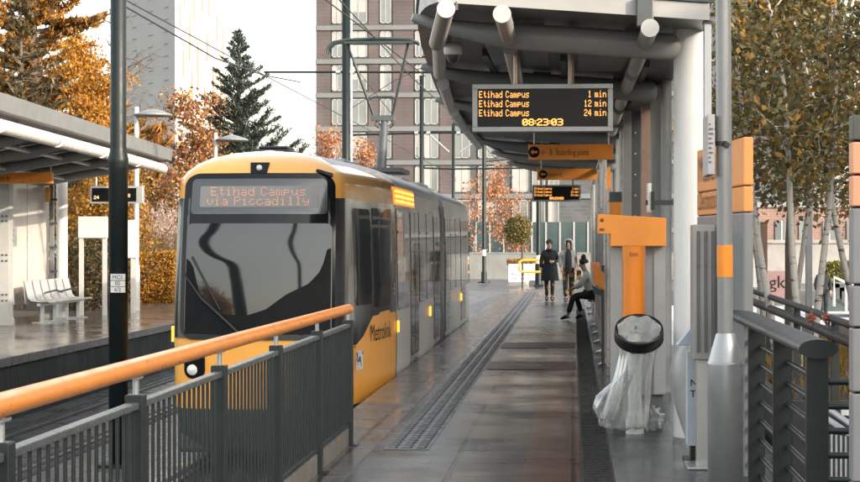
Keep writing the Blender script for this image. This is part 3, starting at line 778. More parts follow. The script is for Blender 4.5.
bag_m = bpy.data.materials.new('clear_sack_plastic'); bag_m.use_nodes = True
nt = bag_m.node_tree; N = nt.nodes; L = nt.links; N.remove(N['Principled BSDF'])
tp = N.new('ShaderNodeBsdfTransparent'); tp.inputs[0].default_value = (.92, .93, .92, 1)
df = N.new('ShaderNodeBsdfDiffuse'); df.inputs[0].default_value = (.66, .67, .66, 1)
tl = N.new('ShaderNodeBsdfTranslucent'); tl.inputs[0].default_value = (.78, .79, .77, 1)
gl = N.new('ShaderNodeBsdfGlossy'); gl.inputs['Roughness'].default_value = .18
m1 = N.new('ShaderNodeMixShader'); m1.inputs[0].default_value = .4; L.new(df.outputs[0], m1.inputs[1]); L.new(tl.outputs[0], m1.inputs[2])
nz = N.new('ShaderNodeTexNoise'); nz.inputs['Scale'].default_value = 7; tcn = N.new('ShaderNodeTexCoord'); mpn = N.new('ShaderNodeMapping'); mpn.inputs['Scale'].default_value = (2.5, 2.5, .5)
L.new(tcn.outputs['Object'], mpn.inputs[0]); L.new(mpn.outputs[0], nz.inputs['Vector'])
mrn = N.new('ShaderNodeMapRange'); mrn.inputs[1].default_value = .35; mrn.inputs[2].default_value = .65; mrn.inputs[3].default_value = .04; mrn.inputs[4].default_value = .38; L.new(nz.outputs['Fac'], mrn.inputs[0])
m2_ = N.new('ShaderNodeMixShader'); L.new(mrn.outputs[0], m2_.inputs[0]); L.new(tp.outputs[0], m2_.inputs[1]); L.new(m1.outputs[0], m2_.inputs[2])
m3 = N.new('ShaderNodeMixShader'); lw = N.new('ShaderNodeLayerWeight'); lw.inputs[0].default_value = .25; L.new(lw.outputs['Facing'], m3.inputs[0]); L.new(m2_.outputs[0], m3.inputs[1]); L.new(gl.outputs[0], m3.inputs[2])
L.new(m3.outputs[0], N['Material Output'].inputs['Surface'])
from mathutils import noise as mnoise
def sack(spine, n=72, fold=.14, seed=0.):
    """spine: (centre, rx, ry, axis tilt) rings; folds run down the sack"""
    rows = []
    for i, (c, rx, ry) in enumerate(spine):
        c = Vector(c); row = []; t = i / (len(spine) - 1)
        for j in range(n + 1):
            a = 2 * math.pi * (j % n) / n
            w = 1 + fold * min(1, t * 4) * (mnoise.noise(Vector((math.cos(a) * 2.2 + seed, math.sin(a) * 2.2, t * 1.3))) * 1.4 + .6 * mnoise.noise(Vector((math.cos(a) * 6 + seed, math.sin(a) * 6, t * 3))))
            tilt = .577 * math.sin(a) * ry * -1 * max(0, 1 - t * 3.5)
            row.append(c + Vector((math.cos(a) * rx * w, math.sin(a) * ry * w, tilt + .03 * t * mnoise.noise(Vector((a, t * 4, seed))))))
        rows.append(row)
    return MB().grid(rows)
cx, cy, cz = ca
sp_ = []
for t, dx, rx, ry in ((0, 0, .19, .165), (.08, -.0, .17, .15), (.25, -.02, .150, .13), (.45, -.05, .155, .14), (.62, -.075, .175, .15), (.78, -.10, .19, .15), (.9, -.125, .21, .16), (.97, -.13, .20, .15), (1., -.13, .10, .07)):
    sp_.append(((cx + dx, cy + .02, cz + .02 - t * (cz - .035)), rx, ry))
# refine
fine = []
for i in range(len(sp_) - 1):
    for k in range(4):
        f = k / 4; A, B = sp_[i], sp_[i + 1]
        fine.append((tuple(A[0][q] * (1 - f) + B[0][q] * f for q in range(3)), A[1] * (1 - f) + B[1] * f, A[2] * (1 - f) + B[2] * f))
fine.append(sp_[-1])
obj('sack', sack(fine, fold=.13), bag_m, bn)
film = M('folded_sack_film', (.50, .51, .50), .3, 0, .2, 14, stretch=(1, 1, .2))
rows = []
xa_ = ax.orthogonal().normalized(); ya_ = ax.cross(xa_)
for r_, h_ in ((.186, .045), (.178, .0), (.168, -.06), (.155, -.11)):
    rows.append([ca + ax * (h_ + .012 * math.sin(7 * a)) + (xa_ * math.cos(a) + ya_ * math.sin(a)) * r_ * (1 + .03 * math.sin(11 * a + r_ * 90)) for a in np.linspace(0, 2 * math.pi, 61)])
obj('sack_rim', MB().grid(rows), film, bn)
# loose fold of the sack blown to the left, and a crumpled lump
lb = []
for t, px_, py_, rx in ((0, 629, 372, .05), (.2, 620, 384, .08), (.45, 611, 396, .10), (.7, 606, 408, .10), (.88, 605, 417, .07), (1, 606, 420, .02)):
    p = at(px_, py_, by - .35); lb.append(((p.x, p.y, p.z), rx, rx * .7))
obj('sack_fold', sack(lb, 40, .35, 4.), bag_m, bn)
def crumple(c, r, seed):
    rows = []
    for i in range(19):
        t = math.pi * i / 18; row = []
        for j in range(33):
            a = 2 * math.pi * (j % 32) / 32
            d = Vector((math.sin(t) * math.cos(a), math.sin(t) * math.sin(a), math.cos(t)))
            k = 1 + .5 * mnoise.noise(d * 2.6 + Vector((seed, 0, 0))) + .25 * mnoise.noise(d * 6 + Vector((0, seed, 0)))
            row.append(Vector(c) + Vector((d.x * r[0] * k, d.y * r[1] * k, max(d.z * r[2] * k, -r[2] * .95))))
        rows.append(row)
    return MB().grid(rows)
c = at(652, 414, 18.0)
tag(obj('plastic_bag', crumple((c.x, 17.95, .105), (.095, .09, .105), 3.), bag_m, org=(c.x, 18, 0)), 'crumpled clear plastic bag lying beside the bin at the cabinet foot', 'bag')

# ------------------------------------------------------------------ slim white marker post with slanted lid, bent sheet behind
mp_ = thing('validator_post', 'slim bluish white post with dark lettering and a slanted lid on a black foot', 'ticket validator', (.93, 15.5, 0))
blue_white = M('bluish_white_panel', (.50, .55, .60), .35, 0, .06, 4)
p0, p1 = at(687.5, 446, 15.5), at(698.5, 352, 15.5)
bp_ = obj('housing', MB().box(p0.x, p1.x, 15.5, 15.75, p0.z, p1.z).prism([(p0.x + .02, 15.52, p1.z), (p1.x - .01, 15.52, p1.z), (p1.x - .035, 15.52, p1.z + .14), (p0.x + .045, 15.52, p1.z + .14)], (0, .2, 0)), blue_white, mp_, bevel=.008)
for s, y_ in (('N', 386), ('T', 397)):
    q = at(696.8, y_, 15.49); obj('lettering', text_mb(s, .075, (q.x - .052, 15.494, q.z), (1, 0, 0), (0, 0, 1)), ink, bp_)
f0, f1 = at(691, 462, 15.5), at(699, 446, 15.5)
obj('foot', MB().box(f0.x, f1.x, 15.55, 15.7, 0, f1.z + .01).box(f0.x - .05, f1.x + .06, 15.45, 15.8, 0, .02), black_plastic, mp_)
q = [at(677, 345, 15.4), at(691, 328, 15.6), at(691, 345, 15.4)]
obj('lid', MB().prism([at(676.5, 345.5, 15.45), at(691, 328, 15.45), at(691, 345.5, 15.45)], (0, .16, 0)), M('pale_blue_lid', (.46, .53, .60), .35, 0, .06, 4), mp_, bevel=.006)
rows = []
for pl, pr, y_ in ((681, 688.5, 345), (675, 688.5, 352), (671, 688.5, 362), (668.5, 688.5, 374), (669.5, 688.8, 386), (672.5, 689, 398), (676, 689, 410), (680, 689, 422), (684, 689.3, 434), (686, 689.5, 441)):
    a, b = at(pl, y_, 16.1), at(pr, y_, 15.78)
    rows.append([a + (b - a) * t + Vector((0, .10 * math.sin(t * math.pi), 0)) for t in np.linspace(0, 1, 8)])
mb = MB().grid(rows); mb.grid([[p + Vector((.004, .012, 0)) for p in r] for r in rows])
tag(obj('bent_panel', mb, M('bent_sheet_grey', (.36, .36, .35), .42, .2, .12, 5), org=(.85, 16, 0)), 'bent grey sheet panel curling behind the slim white post', 'panel')

# ------------------------------------------------------------------ silver framed cabinet, totem, lamp column with orange band
sv = thing('steel_cabinet', 'narrow brushed steel cabinet with upright grooves beside the lamp column', 'cabinet', (.98, 15, 0))
a, b = at(693, 360, 15.0), at(716, 224.5, 15.0)
obj('housing', MB().box(a.x, b.x, 15.0, 15.35, a.z, b.z), M('cabinet_satin_grey', (.33, .33, .32), .36, .4, .08, 6, stretch=(1, 1, .15)), sv, bevel=.008)
for px_ in (698.5, 706, 713):
    g0 = at(px_, 352, 15.0); obj('groove_bar', MB().box(g0.x - .012, g0.x + .012, 14.975, 15.0, g0.z, b.z - .05).tube([(g0.x, 14.98, b.z - .30), (g0.x, 14.955, b.z - .30)], .012, 10), M('groove_dark_grey', (.13, .13, .13), .4, .3, .1, 6), sv)
mb = MB(); e0, e1 = at(697.5, 466, 15.05), at(711, 360, 15.05)
mb.box(e0.x, e1.x, 15.08, 15.3, 0, e1.z + .01); mb.box(at(687, 0, 15).x, at(712, 0, 15).x, 14.93, 15.4, 0, .022)
obj('pedestal', mb, silver, sv, bevel=.006)

tt = thing('station_totem', 'tall orange and grey totem panel with lettering behind the lamp column', 'totem sign', (1.1, 15.2, 0))
A0, A1 = at(697, 0, 16.3), at(743.5, 0, 14.15)
A0.z = A1.z = 0; dA = (A1 - A0); uA = dA.normalized(); nA = Vector((uA.y, -uA.x, 0))
if nA.y > 0: nA = -nA
def tot(u0, u1, z0_, z1_, off=0, th=.07):
    p = A0 + dA * u0 + nA * off; q = A0 + dA * u1 + nA * off
    return MB().prism([(p.x, p.y, z0_), (q.x, q.y, z0_), (q.x, q.y, z1_), (p.x, p.y, z1_)], -nA * th)
obj('lower_panel', tot(0, 1, .02, 1.90), M('totem_grey', (.22, .22, .225), .4, .1, .06, 2), tt, bevel=.012)
tor = M('totem_orange', (.85, .33, .09), .38, 0, .05, 2)
o1 = obj('orange_panel', tot(0, 1, 1.905, 2.085), tor, tt, bevel=.01); o2 = obj('orange_panel', tot(0, 1, 2.092, 2.43), tor, tt, bevel=.01)
obj('joint', tot(.004, .996, 1.9, 2.2, -.012, .04), ink, tt)
obj('lettering', text_mb('Metrolink', .30, A0 + dA * .06 + nA * .012 + Vector((0, 0, 2.17)), uA, (0, 0, 1)), M('brown_ink', (.20, .07, .012)), o2)
obj('lettering', text_mb('Destination', .22, A0 + dA * .05 + nA * .012 + Vector((0, 0, 1.95)), uA, (0, 0, 1)), M('brown_ink', (.20, .07, .012)), o1)
obj('base', tot(-.01, 1.01, 0, .05, .01, .09), dark_grey, tt)
q0, q1 = at(704.5, 0, 16.6), at(711.5, 0, 16.6)
tag(obj('square_post', MB().box(q0.x, q1.x, 16.6, 16.75, 0, at(0, 29, 16.6).z).box(q0.x - .01, q1.x + .01, 16.59, 16.76, at(0, 29, 16.6).z, at(0, 26.5, 16.6).z, 1), [M('post_pale_grey', (.44, .45, .45), .4, .1, .06, 3), dark_metal], org=(q0.x, 16.6, 0)), 'pale square post with a dark cap between the white column and lamp column', 'post')

lx, ly = at(719.5, 0, 12.).x, 12.0; bx_ = at(725.5, 0, 12).x
lamp = thing('lamp_column', 'grey steel lamp column with a thick sleeve base and an orange band', 'lamp column', (lx, ly, 0))
lm = M('lamp_column_grey', (.25, .255, .252), .36, .35, .1, 7, bump=.03, stretch=(1, 1, .3))
obj('shaft', MB().tube([(bx_, ly, .9), (lx, ly, 6.5)], .046, 32), lm, lamp)
zc0, zc1 = at(0, 361, 12).z, at(0, 331, 12).z
bx_ = at(725.5, 0, 12).x
obj('base_sleeve', MB().lathe((bx_, ly, 0), [(.0, .0), (.106, 0), (.106, zc0)], 40).lathe((bx_, ly, 0), [(.107, zc0), (.107, zc0 + .012), (.107, zc0 + .012)], 40).lathe((bx_, ly, 0), [(.106, zc0 + .012), (.056, zc1)], 40).lathe((bx_, ly, 0), [(.056, zc1), (.04, zc1 + .002)], 40), M('lamp_sleeve_grey', (.36, .37, .37), .34, .5, .08, 6, stretch=(1, 1, .3)), lamp)
obj('orange_band', MB().tube([Vector((bx_, ly, .9)).lerp(Vector((lx, ly, 6.5)), (z_ - .9) / 5.6) for z_ in (at(0, 276, 12).z, at(0, 245, 12).z)], .0475, 32), orange_paint, lamp)
k0 = at(706.8, 175, 11.98); k1 = at(714, 115, 11.98)
fl = obj('blade_sign', MB().box(k0.x, k1.x, 11.9, 12.35, k0.z, k1.z), M('blade_sign_grey', (.40, .39, .39), .4, .1, .08, 8), lamp, bevel=.004)
mb = MB()
for i in range(9): mb.box(k0.x + .006, k0.x + .006 + random.uniform(.010, .028), 11.894, 11.9, k0.z + .07 + i * .028, k0.z + .078 + i * .028)
obj('small_print', mb, M('grey_ink', (.12, .11, .11), .5), fl)
zs = at(0, 146, 12).z
obj('strap', MB().tube([(lx + .012, ly, zs - .012), (lx + .012, ly, zs + .012)], .052, 24).bar((lx - .05, ly - .04, zs), (k1.x - .01, ly - .05, zs), .03, .022).bar((lx + .02, ly - .06, zs), (lx + .05, ly - .05, zs - .02), .03, .03), black_plastic, lamp)

# ------------------------------------------------------------------ portal fins behind the bin
wl = thing('portal_frame', 'grey, pinkish and bolted dark fins of the portal frame behind the litter bin', 'portal frame', (.95, 24, 0))
for px0, px1, Y, m_, nm in ((651.5, 666, 23.0, grey_paint, 'grey_fin'), (641.5, 652, 24.6, M('pinkish_panel', (.42, .28, .22), .3, 0, .06, 1, coat=.3), 'pink_fin'), (631.5, 642.5, 26.0, M('bolted_panel', (.10, .11, .115), .4, .1, .1, 2), 'bolted_fin')):
    a, b = at(px0, 0, Y).x, at(px1, 0, Y).x
    pn = obj(nm, MB().box(a, b, Y, Y + .35, .0, 3.49), m_, wl, bevel=.006)
    if nm == 'bolted_fin':
        for z in np.arange(.4, 3.3, .27): obj('bolt', MB().tube([(a + .05, Y - .012, z), (a + .05, Y + .002, z)], .012, 10), offwhite, pn)
obj('head_beam', MB().box(.7, 1.06, 23.02, 26.3, 3.36, 3.46), dark_grey, wl)
q0 = at(648, 212, 19.6); q1 = at(651.5, 183, 19.6)
bs = thing('notice_board', 'thin pale notice board clamped edge on to the portal frame', 'notice', (q0.x, 19.6, q0.z))
obj('board', MB().box(q0.x, q1.x, 19.6, 20.0, q0.z, q1.z), offwhite, bs)
obj('clamp', MB().bar((q0.x - .02, 19.62, (q0.z + q1.z) / 2 - .05), (1.02, 19.7, (q0.z + q1.z) / 2 - .05), .03, .05).box(q1.x - .004, q1.x + .03, 19.58, 19.7, q0.z + .02, q0.z + .2), black_plastic, bs)

# ------------------------------------------------------------------ dark railing with an oval handrail
RXX = 1.21
rl = thing('platform_railing', 'dark green railing of horizontal bars with a broad oval handrail', 'railing', (RXX, 12, 0))
rail_dark = M('railing_dark_green', (.010, .0165, .017), .34, .1, .08, 6, rvar=.04)
hm = M('oval_handrail_grey', (.045, .05, .051), .5, .2, .05, 6, rvar=.05)
zh = 1.165
rows = []
for Y in (10.0, 12., 14., 16.9):
    rows.append([Vector((RXX + .095 * math.cos(a), Y, zh + .046 * math.sin(a))) for a in np.linspace(0, 2 * math.pi, 33)])
mb = MB().grid(rows); obj('handrail', mb, hm, rl)
obj('handrail_cap', MB().add([(RXX + .097 * math.cos(a), 9.992, zh + .048 * math.sin(a)) for a in np.linspace(0, 2 * math.pi, 33)[:-1]] + [(RXX + .097 * math.cos(a), 10.02, zh + .048 * math.sin(a)) for a in np.linspace(0, 2 * math.pi, 33)[:-1]],
    [tuple(range(32))] + [(i, 32 + i, 32 + (i + 1) % 32, (i + 1) % 32) for i in range(32)]), rail_dark, rl)
for Y in (10.06, 11.7, 13.35, 15.0, 16.65):
    pz = obj('post', MB().box(RXX - .055, RXX + .055, Y - .03, Y + .03, 0, 1.13), rail_dark, rl, bevel=.006)
    obj('base_plate', MB().box(RXX - .09, RXX + .09, Y - .09, Y + .09, 0, .016), rail_dark, pz)
zb_ = [1.0 - .122 * i for i in range(8)]
for z in zb_:
    obj('bar', MB().tube([(RXX + .03, 10.05, z), (RXX + .03, 16.7, z)], .017, 10), rail_dark, rl)
    obj('cross_bar', MB().tube([(RXX + .03, 10.06, z), (2.7, 10.06, z)], .017, 10), rail_dark, rl)
obj('post', MB().box(2.65, 2.75, 10.03, 10.09, -.8, 1.13), rail_dark, rl)
# totem at the picture's right border
t2 = thing('grey_totem', 'stacked grey totem with a peach upper panel and dark cap by the railing end', 'totem sign', (1.42, 9, 0))
tx0 = at(852.5, 0, 9.).x
for a_, b_, m_, nm in ((0.05, .62, mid_grey, 'grey_block'), (.63, 1.02, mid_grey, 'grey_block'), (1.03, 1.31, mid_grey, 'grey_block'), (1.32, 1.50, mid_grey, 'grey_block'), (1.51, 1.845, mid_grey, 'grey_block'), (1.855, 1.99, tor, 'peach_panel'), (2.0, 2.14, tor, 'peach_panel'), (2.15, 2.26, M('olive_cap', (.09, .09, .07), .5), 'cap')):
    obj(nm, MB().box(tx0, tx0 + .35, 9, 9.12, a_, b_), M('totem_block_grey', (.24, .24, .245), .4, .1, .06, 3) if nm == 'grey_block' else (M('totem_peach', (.80, .36, .2), .4, 0, .05, 3) if nm == 'peach_panel' else m_), t2, bevel=.006)
obj('core', MB().box(tx0 + .02, tx0 + .33, 9.01, 9.11, 0, 2.2), ink, t2)
# ------------------------------------------------------------------ waiting area farther along our platform
sh = thing('platform_shelter', 'glazed waiting shelter of pale steel posts and clear panes behind the seated person', 'shelter', (.5, 38, 0))
post_m = M('pale_steel_post', (.58, .57, .55), .32, .4, .06, 6)
pane_m = glassmat('clear_pane', (.80, .84, .83), .80, .05, 1.45)
SX = .47
sys_ = [27.2, 30.2, 33.2, 36.4, 39.6, 46.0, 50.0]
for Y in sys_:
    p = obj('post', MB().cyl(SX, Y, 0, 3.0 if Y > 30 else 2.4, .035, 14), post_m, sh)
    obj('foot', MB().tube([(SX - .13, Y, .03), (SX - .03, Y, .05), (SX, Y, .16)], [.03, .03, .036], 10), silver, p)
for a, b in zip(sys_[1:5], sys_[2:5]):
    obj('pane', MB().box(SX - .006, SX + .006, a + .05, b - .05, .35, 2.2), pane_m, sh)
    obj('rail', MB().box(SX - .014, SX + .014, a, b, 2.22, 2.27), post_m, sh)
obj('top_beam', MB().box(SX - .04, SX + .04, 30, 50.2, 3.0, 3.08), post_m, sh)
obj('back_panel', MB().box(1.2, 1.22, 31.4, 52, .05, 2.5), pane_m, sh)
# bench
bn2 = thing('platform_bench', 'dark slatted bench with steel legs under the seated person', 'bench', (.62, 43.3, 0))
mb = MB()
for i in range(4): mb.box(.32 + i * .11, .41 + i * .11, 42.3, 44.6, .42, .45)
obj('seat', mb, dark_grey, bn2)
for Y in (42.5, 44.4):
    obj('leg', MB().box(.36, .72, Y - .02, Y + .02, .37, .42).box(.52, .57, Y - .02, Y + .02, 0, .37), silver, bn2)
# orange wing panel beside the seat
ow = thing('orange_wing_panel', 'orange angled panel on the nearest shelter post, seen just beside the seated person', 'panel', (.42, 26.9, 0))
YO = 26.9
obj('panel', MB().prism([at(594, 263.5, YO), at(604, 273, YO), at(604.5, 290.5, YO), at(593, 283, YO)], (0, .06, 0)), orange_paint, ow, bevel=.004)
obj('upper_panel', MB().prism([at(590.5, 262, YO + .1), at(600, 262, YO + .1), at(600, 269.5, YO + .1), at(590.5, 269.5, YO + .1)], (0, .04, 0)), M('totem_peach', (.80, .36, .2)), ow)
pq = at(603, 280, YO + .1)
obj('bracket', MB().prism([at(592, 285, YO + .05), at(604, 292, YO + .05), at(603, 297, YO + .05), at(594, 294, YO + .05)], (0, .05, 0)).cyl(pq.x, YO + .1, 0, pq.z + .2, .022, 10), dark_grey, ow)
# orange blade column at the shelter end
q0, q1 = at(606.3, 0, 36), at(610.3, 0, 36)
tag(obj('tall_orange_sign', MB().box(q0.x, q1.x, 36, 36.4, 0, 3.02).box(q0.x - .10, q0.x, 36, 36.1, 2.72, 3.02), orange_paint, org=(q0.x, 36, 0), bevel=.006), 'tall thin orange blade panel at the end of the waiting shelter', 'sign panel')
q = at(615.5, 0, 24)
cpz = at(0, 193, 24).z; cpo = at(0, 203, 24).z
pp = thing('marker_post', 'grey round post with an orange band and a dark flat cap behind the T header', 'post', (q.x, 24, 0))
obj('shaft', MB().cyl(q.x, 24, 0, cpo - .55, .07, 20), grey_paint, pp)
obj('band', MB().cyl(q.x, 24, cpo - .55, cpo, .074, 20), orange_paint, pp)
obj('cap', MB().cyl(q.x, 24, cpo, cpz, .078, 20), dark_grey, pp)
q = at(625, 0, 26)
tag(obj('drain_pipe', MB().cyl(.72, 29.5, 0, 3.4, .045, 14), galv, org=(.72, 29.5, 0)), 'thin galvanised down pipe rising to the canopy past the hanging signs', 'pipe')
for i, (px_, Y, lb) in enumerate(((627.5, 25.5, 'grey upright steel post nearest behind the bolted fin'), (619, 32.5, 'pale upright post beyond the boarding sign, by the wall'))):
    x = at(px_, 0, Y).x
    tag(obj('wall_post', MB().box(x - .05, x + .05, Y, Y + .1, 0, 3.35), grey_paint if i == 0 else post_m, org=(x, Y, 0), bevel=.004), lb, 'post', 'upright posts under the canopy')
# ------------------------------------------------------------------ people
def skin(name, joints, edges, root, mats, parent=None, org=None, sub=1):
    names = list(joints); idx = {n: i for i, n in enumerate(names)}
    o0 = ORG[parent.name] if parent is not None else Vector(org)
    me = bpy.data.meshes.new(name)
    me.from_pydata([tuple(Vector(joints[n][0]) - o0) for n in names], [(idx[a], idx[b]) for a, b in edges], [])
    ob = bpy.data.objects.new(name, me); COL.objects.link(ob)
    ob.modifiers.new('skin', 'SKIN').use_smooth_shade = True
    ob.modifiers['skin'].branch_smoothing = .3
    sv_ = me.skin_vertices[0].data
    for n in names:
        r = joints[n][1]; sv_[idx[n]].radius = r if isinstance(r, tuple) else (r, r)
        sv_[idx[n]].use_root = (n == root)
    ss = ob.modifiers.new('sub', 'SUBSURF'); ss.levels = sub; ss.render_levels = sub
    dg = bpy.context.evaluated_depsgraph_get(); dg.update()
    m2 = bpy.data.meshes.new_from_object(ob.evaluated_get(dg))
    bpy.data.objects.remove(ob); bpy.data.meshes.remove(me)
    m2.name = name
    o = bpy.data.objects.new(name, m2); COL.objects.link(o); m2.materials.clear(); m2.materials.append(mats)
    for p in m2.polygons: p.use_smooth = True
    if parent is not None: o.parent = parent
    else: o.location = o0
    ORG[o.name] = o0
    return o
skin_m = M('skin_tone', (.42, .25, .18), .5, 0, .1, 9)
hair_m = M('dark_hair', (.012, .010, .009), .5, 0, .3, 20)
black_cloth = M('black_cloth', (.012, .013, .015), .85, 0, .3, 12)
grey_cloth = M('grey_jacket_cloth', (.26, .26, .25), .85, 0, .25, 10)
pale_cloth = M('pale_fleece', (.50, .49, .46), .9, 0, .15, 12)
navy_cloth = M('dark_navy_cloth', (.007, .009, .012), .95, 0, .25, 10)
def patterned():
    m = M('black_ochre_patterned_cloth', (.02, .018, .016), .85, 0, .2, 10)
    nt = m.node_tree; N = nt.nodes; L = nt.links
    v = N.new('ShaderNodeTexVoronoi'); v.inputs['Scale'].default_value = 9
    t = N.new('ShaderNodeTexCoord'); L.new(t.outputs['Object'], v.inputs['Vector'])
    r = N.new('ShaderNodeValToRGB'); r.color_ramp.interpolation = 'CONSTANT'
    r.color_ramp.elements[0].color = (.018, .016, .015, 1); e = r.color_ramp.elements[1]; e.position = .62; e.color = (.30, .15, .03, 1)
    sp_ = N.new('ShaderNodeSeparateColor'); L.new(v.outputs['Color'], sp_.inputs[0]); L.new(sp_.outputs[0], r.inputs[0])
    L.new(r.outputs[0], N['Principled BSDF'].inputs['Base Color'])
    return m
pat_cloth = patterned()

def person(label, base, J, cloth, group=None):
    """J: joint positions in metres relative to base (feet level); one skinned body, clothes and hair as children"""
    b = Vector(base); P = {k: b + Vector(v) for k, v in J.items()}
    hd = P['head']; nk = P['neck']; fwd = Vector(J['fwd']).normalized(); up = (hd - nk).normalized(); rt = fwd.cross(up).normalized()
    j = {'pelvis': (P['pelvis'], (.11, .085)), 'belly': ((P['pelvis'] * .55 + P['chest'] * .45), (.105, .075)), 'chest': (P['chest'], (.12, .075)), 'neck': (nk, .052),
         'jaw': (hd - up * .075 + fwd * .03, (.058, .062)), 'head': (hd + up * .02, (.076, .092)), 'crown': (hd + up * .095, (.055, .065)), 'nose': (hd + fwd * .112 - up * .012, .013)}
    e = [('pelvis', 'belly'), ('belly', 'chest'), ('chest', 'neck'), ('neck', 'jaw'), ('jaw', 'head'), ('head', 'crown'), ('head', 'nose')]
    for s in 'LR':
        for k, r in (('sho', .048), ('elb', .042), ('wri', .028)): j[k + s] = (P[k + s], r)
        for k, r in (('hip', .088), ('kne', .058), ('ank', .04), ('toe', .035)): j[k + s] = (P[k + s], r)
        w = P['wri' + s]; d = (w - P['elb' + s]).normalized(); sd = d.cross(fwd)
        sd = sd.normalized() if sd.length > .05 else rt.copy()
        j['palm' + s] = (w + d * .075, (.036, .018))
        e += [('chest', 'sho' + s), ('sho' + s, 'elb' + s), ('elb' + s, 'wri' + s), ('wri' + s, 'palm' + s), ('pelvis', 'hip' + s), ('hip' + s, 'kne' + s), ('kne' + s, 'ank' + s), ('ank' + s, 'toe' + s)]
        fd = d.cross(sd).normalized()
        for q, ln in enumerate((.068, .078, .072, .056)):
            off = sd * (-.028 + .0187 * q)
            m_ = w + d * (.095 + ln * .5) + off + fd * .008; t_ = w + d * (.09 + ln) + off * 1.05 + fd * .022
            j[f'f{q}m' + s] = (m_, .0085); j[f'f{q}t' + s] = (t_, .007)
            e += [('palm' + s, f'f{q}m' + s), (f'f{q}m' + s, f'f{q}t' + s)]
        j['th' + s] = (w + d * .055 - sd * .045 + fd * .01, .010); j['tt' + s] = (w + d * .085 - sd * .056 + fd * .02, .008)
        e += [('wri' + s, 'th' + s), ('th' + s, 'tt' + s)]
    o = skin('person', j, e, 'pelvis', skin_m, None, b)
    tag(o, label, 'person', group)
    # trousers
    tj = {'pelvis': (P['pelvis'] + Vector((0, 0, .0)), (.135, .105))}; te = []
    for s in 'LR':
        tj['hip' + s] = (P['hip' + s], cloth.get('rt', .105)); tj['kne' + s] = (P['kne' + s], cloth.get('rk', .075)); tj['ank' + s] = (P['ank' + s] + (P['kne' + s] - P['ank' + s]) * .12, cloth.get('ra', .06))
        te += [('pelvis', 'hip' + s), ('hip' + s, 'kne' + s), ('kne' + s, 'ank' + s)]
    skin('trousers', tj, te, 'pelvis', cloth['trousers'], o)
    # jacket
    rj = cloth.get('rj', 1.)
    jj = {'hem': (P['pelvis'] * 1.0 + Vector((0, 0, -.02)), (.165 * rj, .13 * rj)), 'waist': ((P['pelvis'] * .5 + P['chest'] * .5), (.16 * rj, .125 * rj)), 'chest': (P['chest'], (.185 * rj, .135 * rj)), 'col': (nk - up * .02, .075)}
    je = [('hem', 'waist'), ('waist', 'chest'), ('chest', 'col')]
    for s in 'LR':
        jj['sho' + s] = (P['sho' + s], .082); jj['elb' + s] = (P['elb' + s], .066); jj['wri' + s] = (P['wri' + s] - (P['wri' + s] - P['elb' + s]) * .06, .05)
        je += [('chest', 'sho' + s), ('sho' + s, 'elb' + s), ('elb' + s, 'wri' + s)]
    jk = skin('jacket', jj, je, 'waist', cloth['jacket'], o)
    if 'coat' in cloth:                                           # skirt of a long coat
        z1, r0 = cloth['coat'], .225
        c = P['pelvis']; rows = []
        for i in range(9):
            t = i / 8; z = c.z + .14 - t * (c.z + .14 - (b.z + z1)); r = r0 * (.92 + .22 * t)
            rows.append([Vector((c.x + r * (1 + .05 * math.sin(5 * a + 1)) * math.cos(a), c.y + r * .82 * (1 + .05 * math.sin(4 * a)) * math.sin(a), z)) for a in np.linspace(0, 2 * math.pi, 25)])
        obj('coat_skirt', MB().grid(rows), cloth['jacket'], o)
    for s in 'LR':
        d = (P['toe' + s] - P['ank' + s]); d.z = 0; d.normalize()
        a_ = P['ank' + s]; z0 = min(a_.z, P['toe' + s].z)
        skin('shoe', {'a': (a_ + Vector((0, 0, .02)), .052), 'h': (a_ - d * .03 - Vector((0, 0, .045)), (.045, .04)), 'm': (a_ + d * .09 - Vector((0, 0, .045)), (.048, .036)), 't': (P['toe' + s] + d * .03, (.042, .028))}, [('a', 'h'), ('a', 'm'), ('m', 't')], 'a', cloth.get('shoes', black_cloth), o)
    hair = cloth.get('hair')
    if hair:
        mb = MB()
        rows = []
        for i in range(9):
            t = i / 8 * 1.75
            rows.append([hd + up * (.03 + .118 * math.cos(t)) + (rt * math.cos(a) * .092 + fwd * (math.sin(a) * .108 - .02)) * (math.sin(t) if math.sin(a) < .35 or t < .95 else math.sin(.95)) for a in np.linspace(0, 2 * math.pi, 25)])
        mb.grid(rows)
        if hair == 'bun': mb.sphere(hd + up * .155 - fwd * .05, .058, 12, 8)
        obj('hair', mb, hair_m, o)
    for s in (-1, 1): obj('eye', MB().sphere(hd + fwd * .093 + rt * s * .032 + up * .012, .011, 8, 6), ink, o)
    if 'hood' in cloth:
        rows = []
        for i in range(11):
            t = i / 10 * 2.5
            row = []
            for a in np.linspace(0, 2 * math.pi, 29):
                ca_, sa_ = math.cos(a), math.sin(a)
                k = math.sin(t) if t < 1.57 else 1 - .12 * (t - 1.57)
                f_ = sa_ * .135 - .03
                if sa_ > .45 and t > .8: f_ = min(f_, .045)
                row.append(hd + up * (.0 + .155 * math.cos(t)) + rt * ca_ * .128 * k + fwd * f_ * k)
            rows.append(row)
        # leave the face open
        mb = MB(); n = len(rows[0])
        vs = [p for r in rows for p in r]; fs = []
        for i in range(10):
            for k in range(n - 1):
                a = 2 * math.pi * (k + .5) / (n - 1)
                if math.sin(a) > .72 and i >= 3: continue
                fs.append((i * n + k, i * n + k + 1, (i + 1) * n + k + 1, (i + 1) * n + k))
        mb.add(vs, fs, 0, True)
        ob_ = obj('hood', mb, cloth['hood'], o)
        so = ob_.modifiers.new('thick', 'SOLIDIFY'); so.thickness = .02
    return o

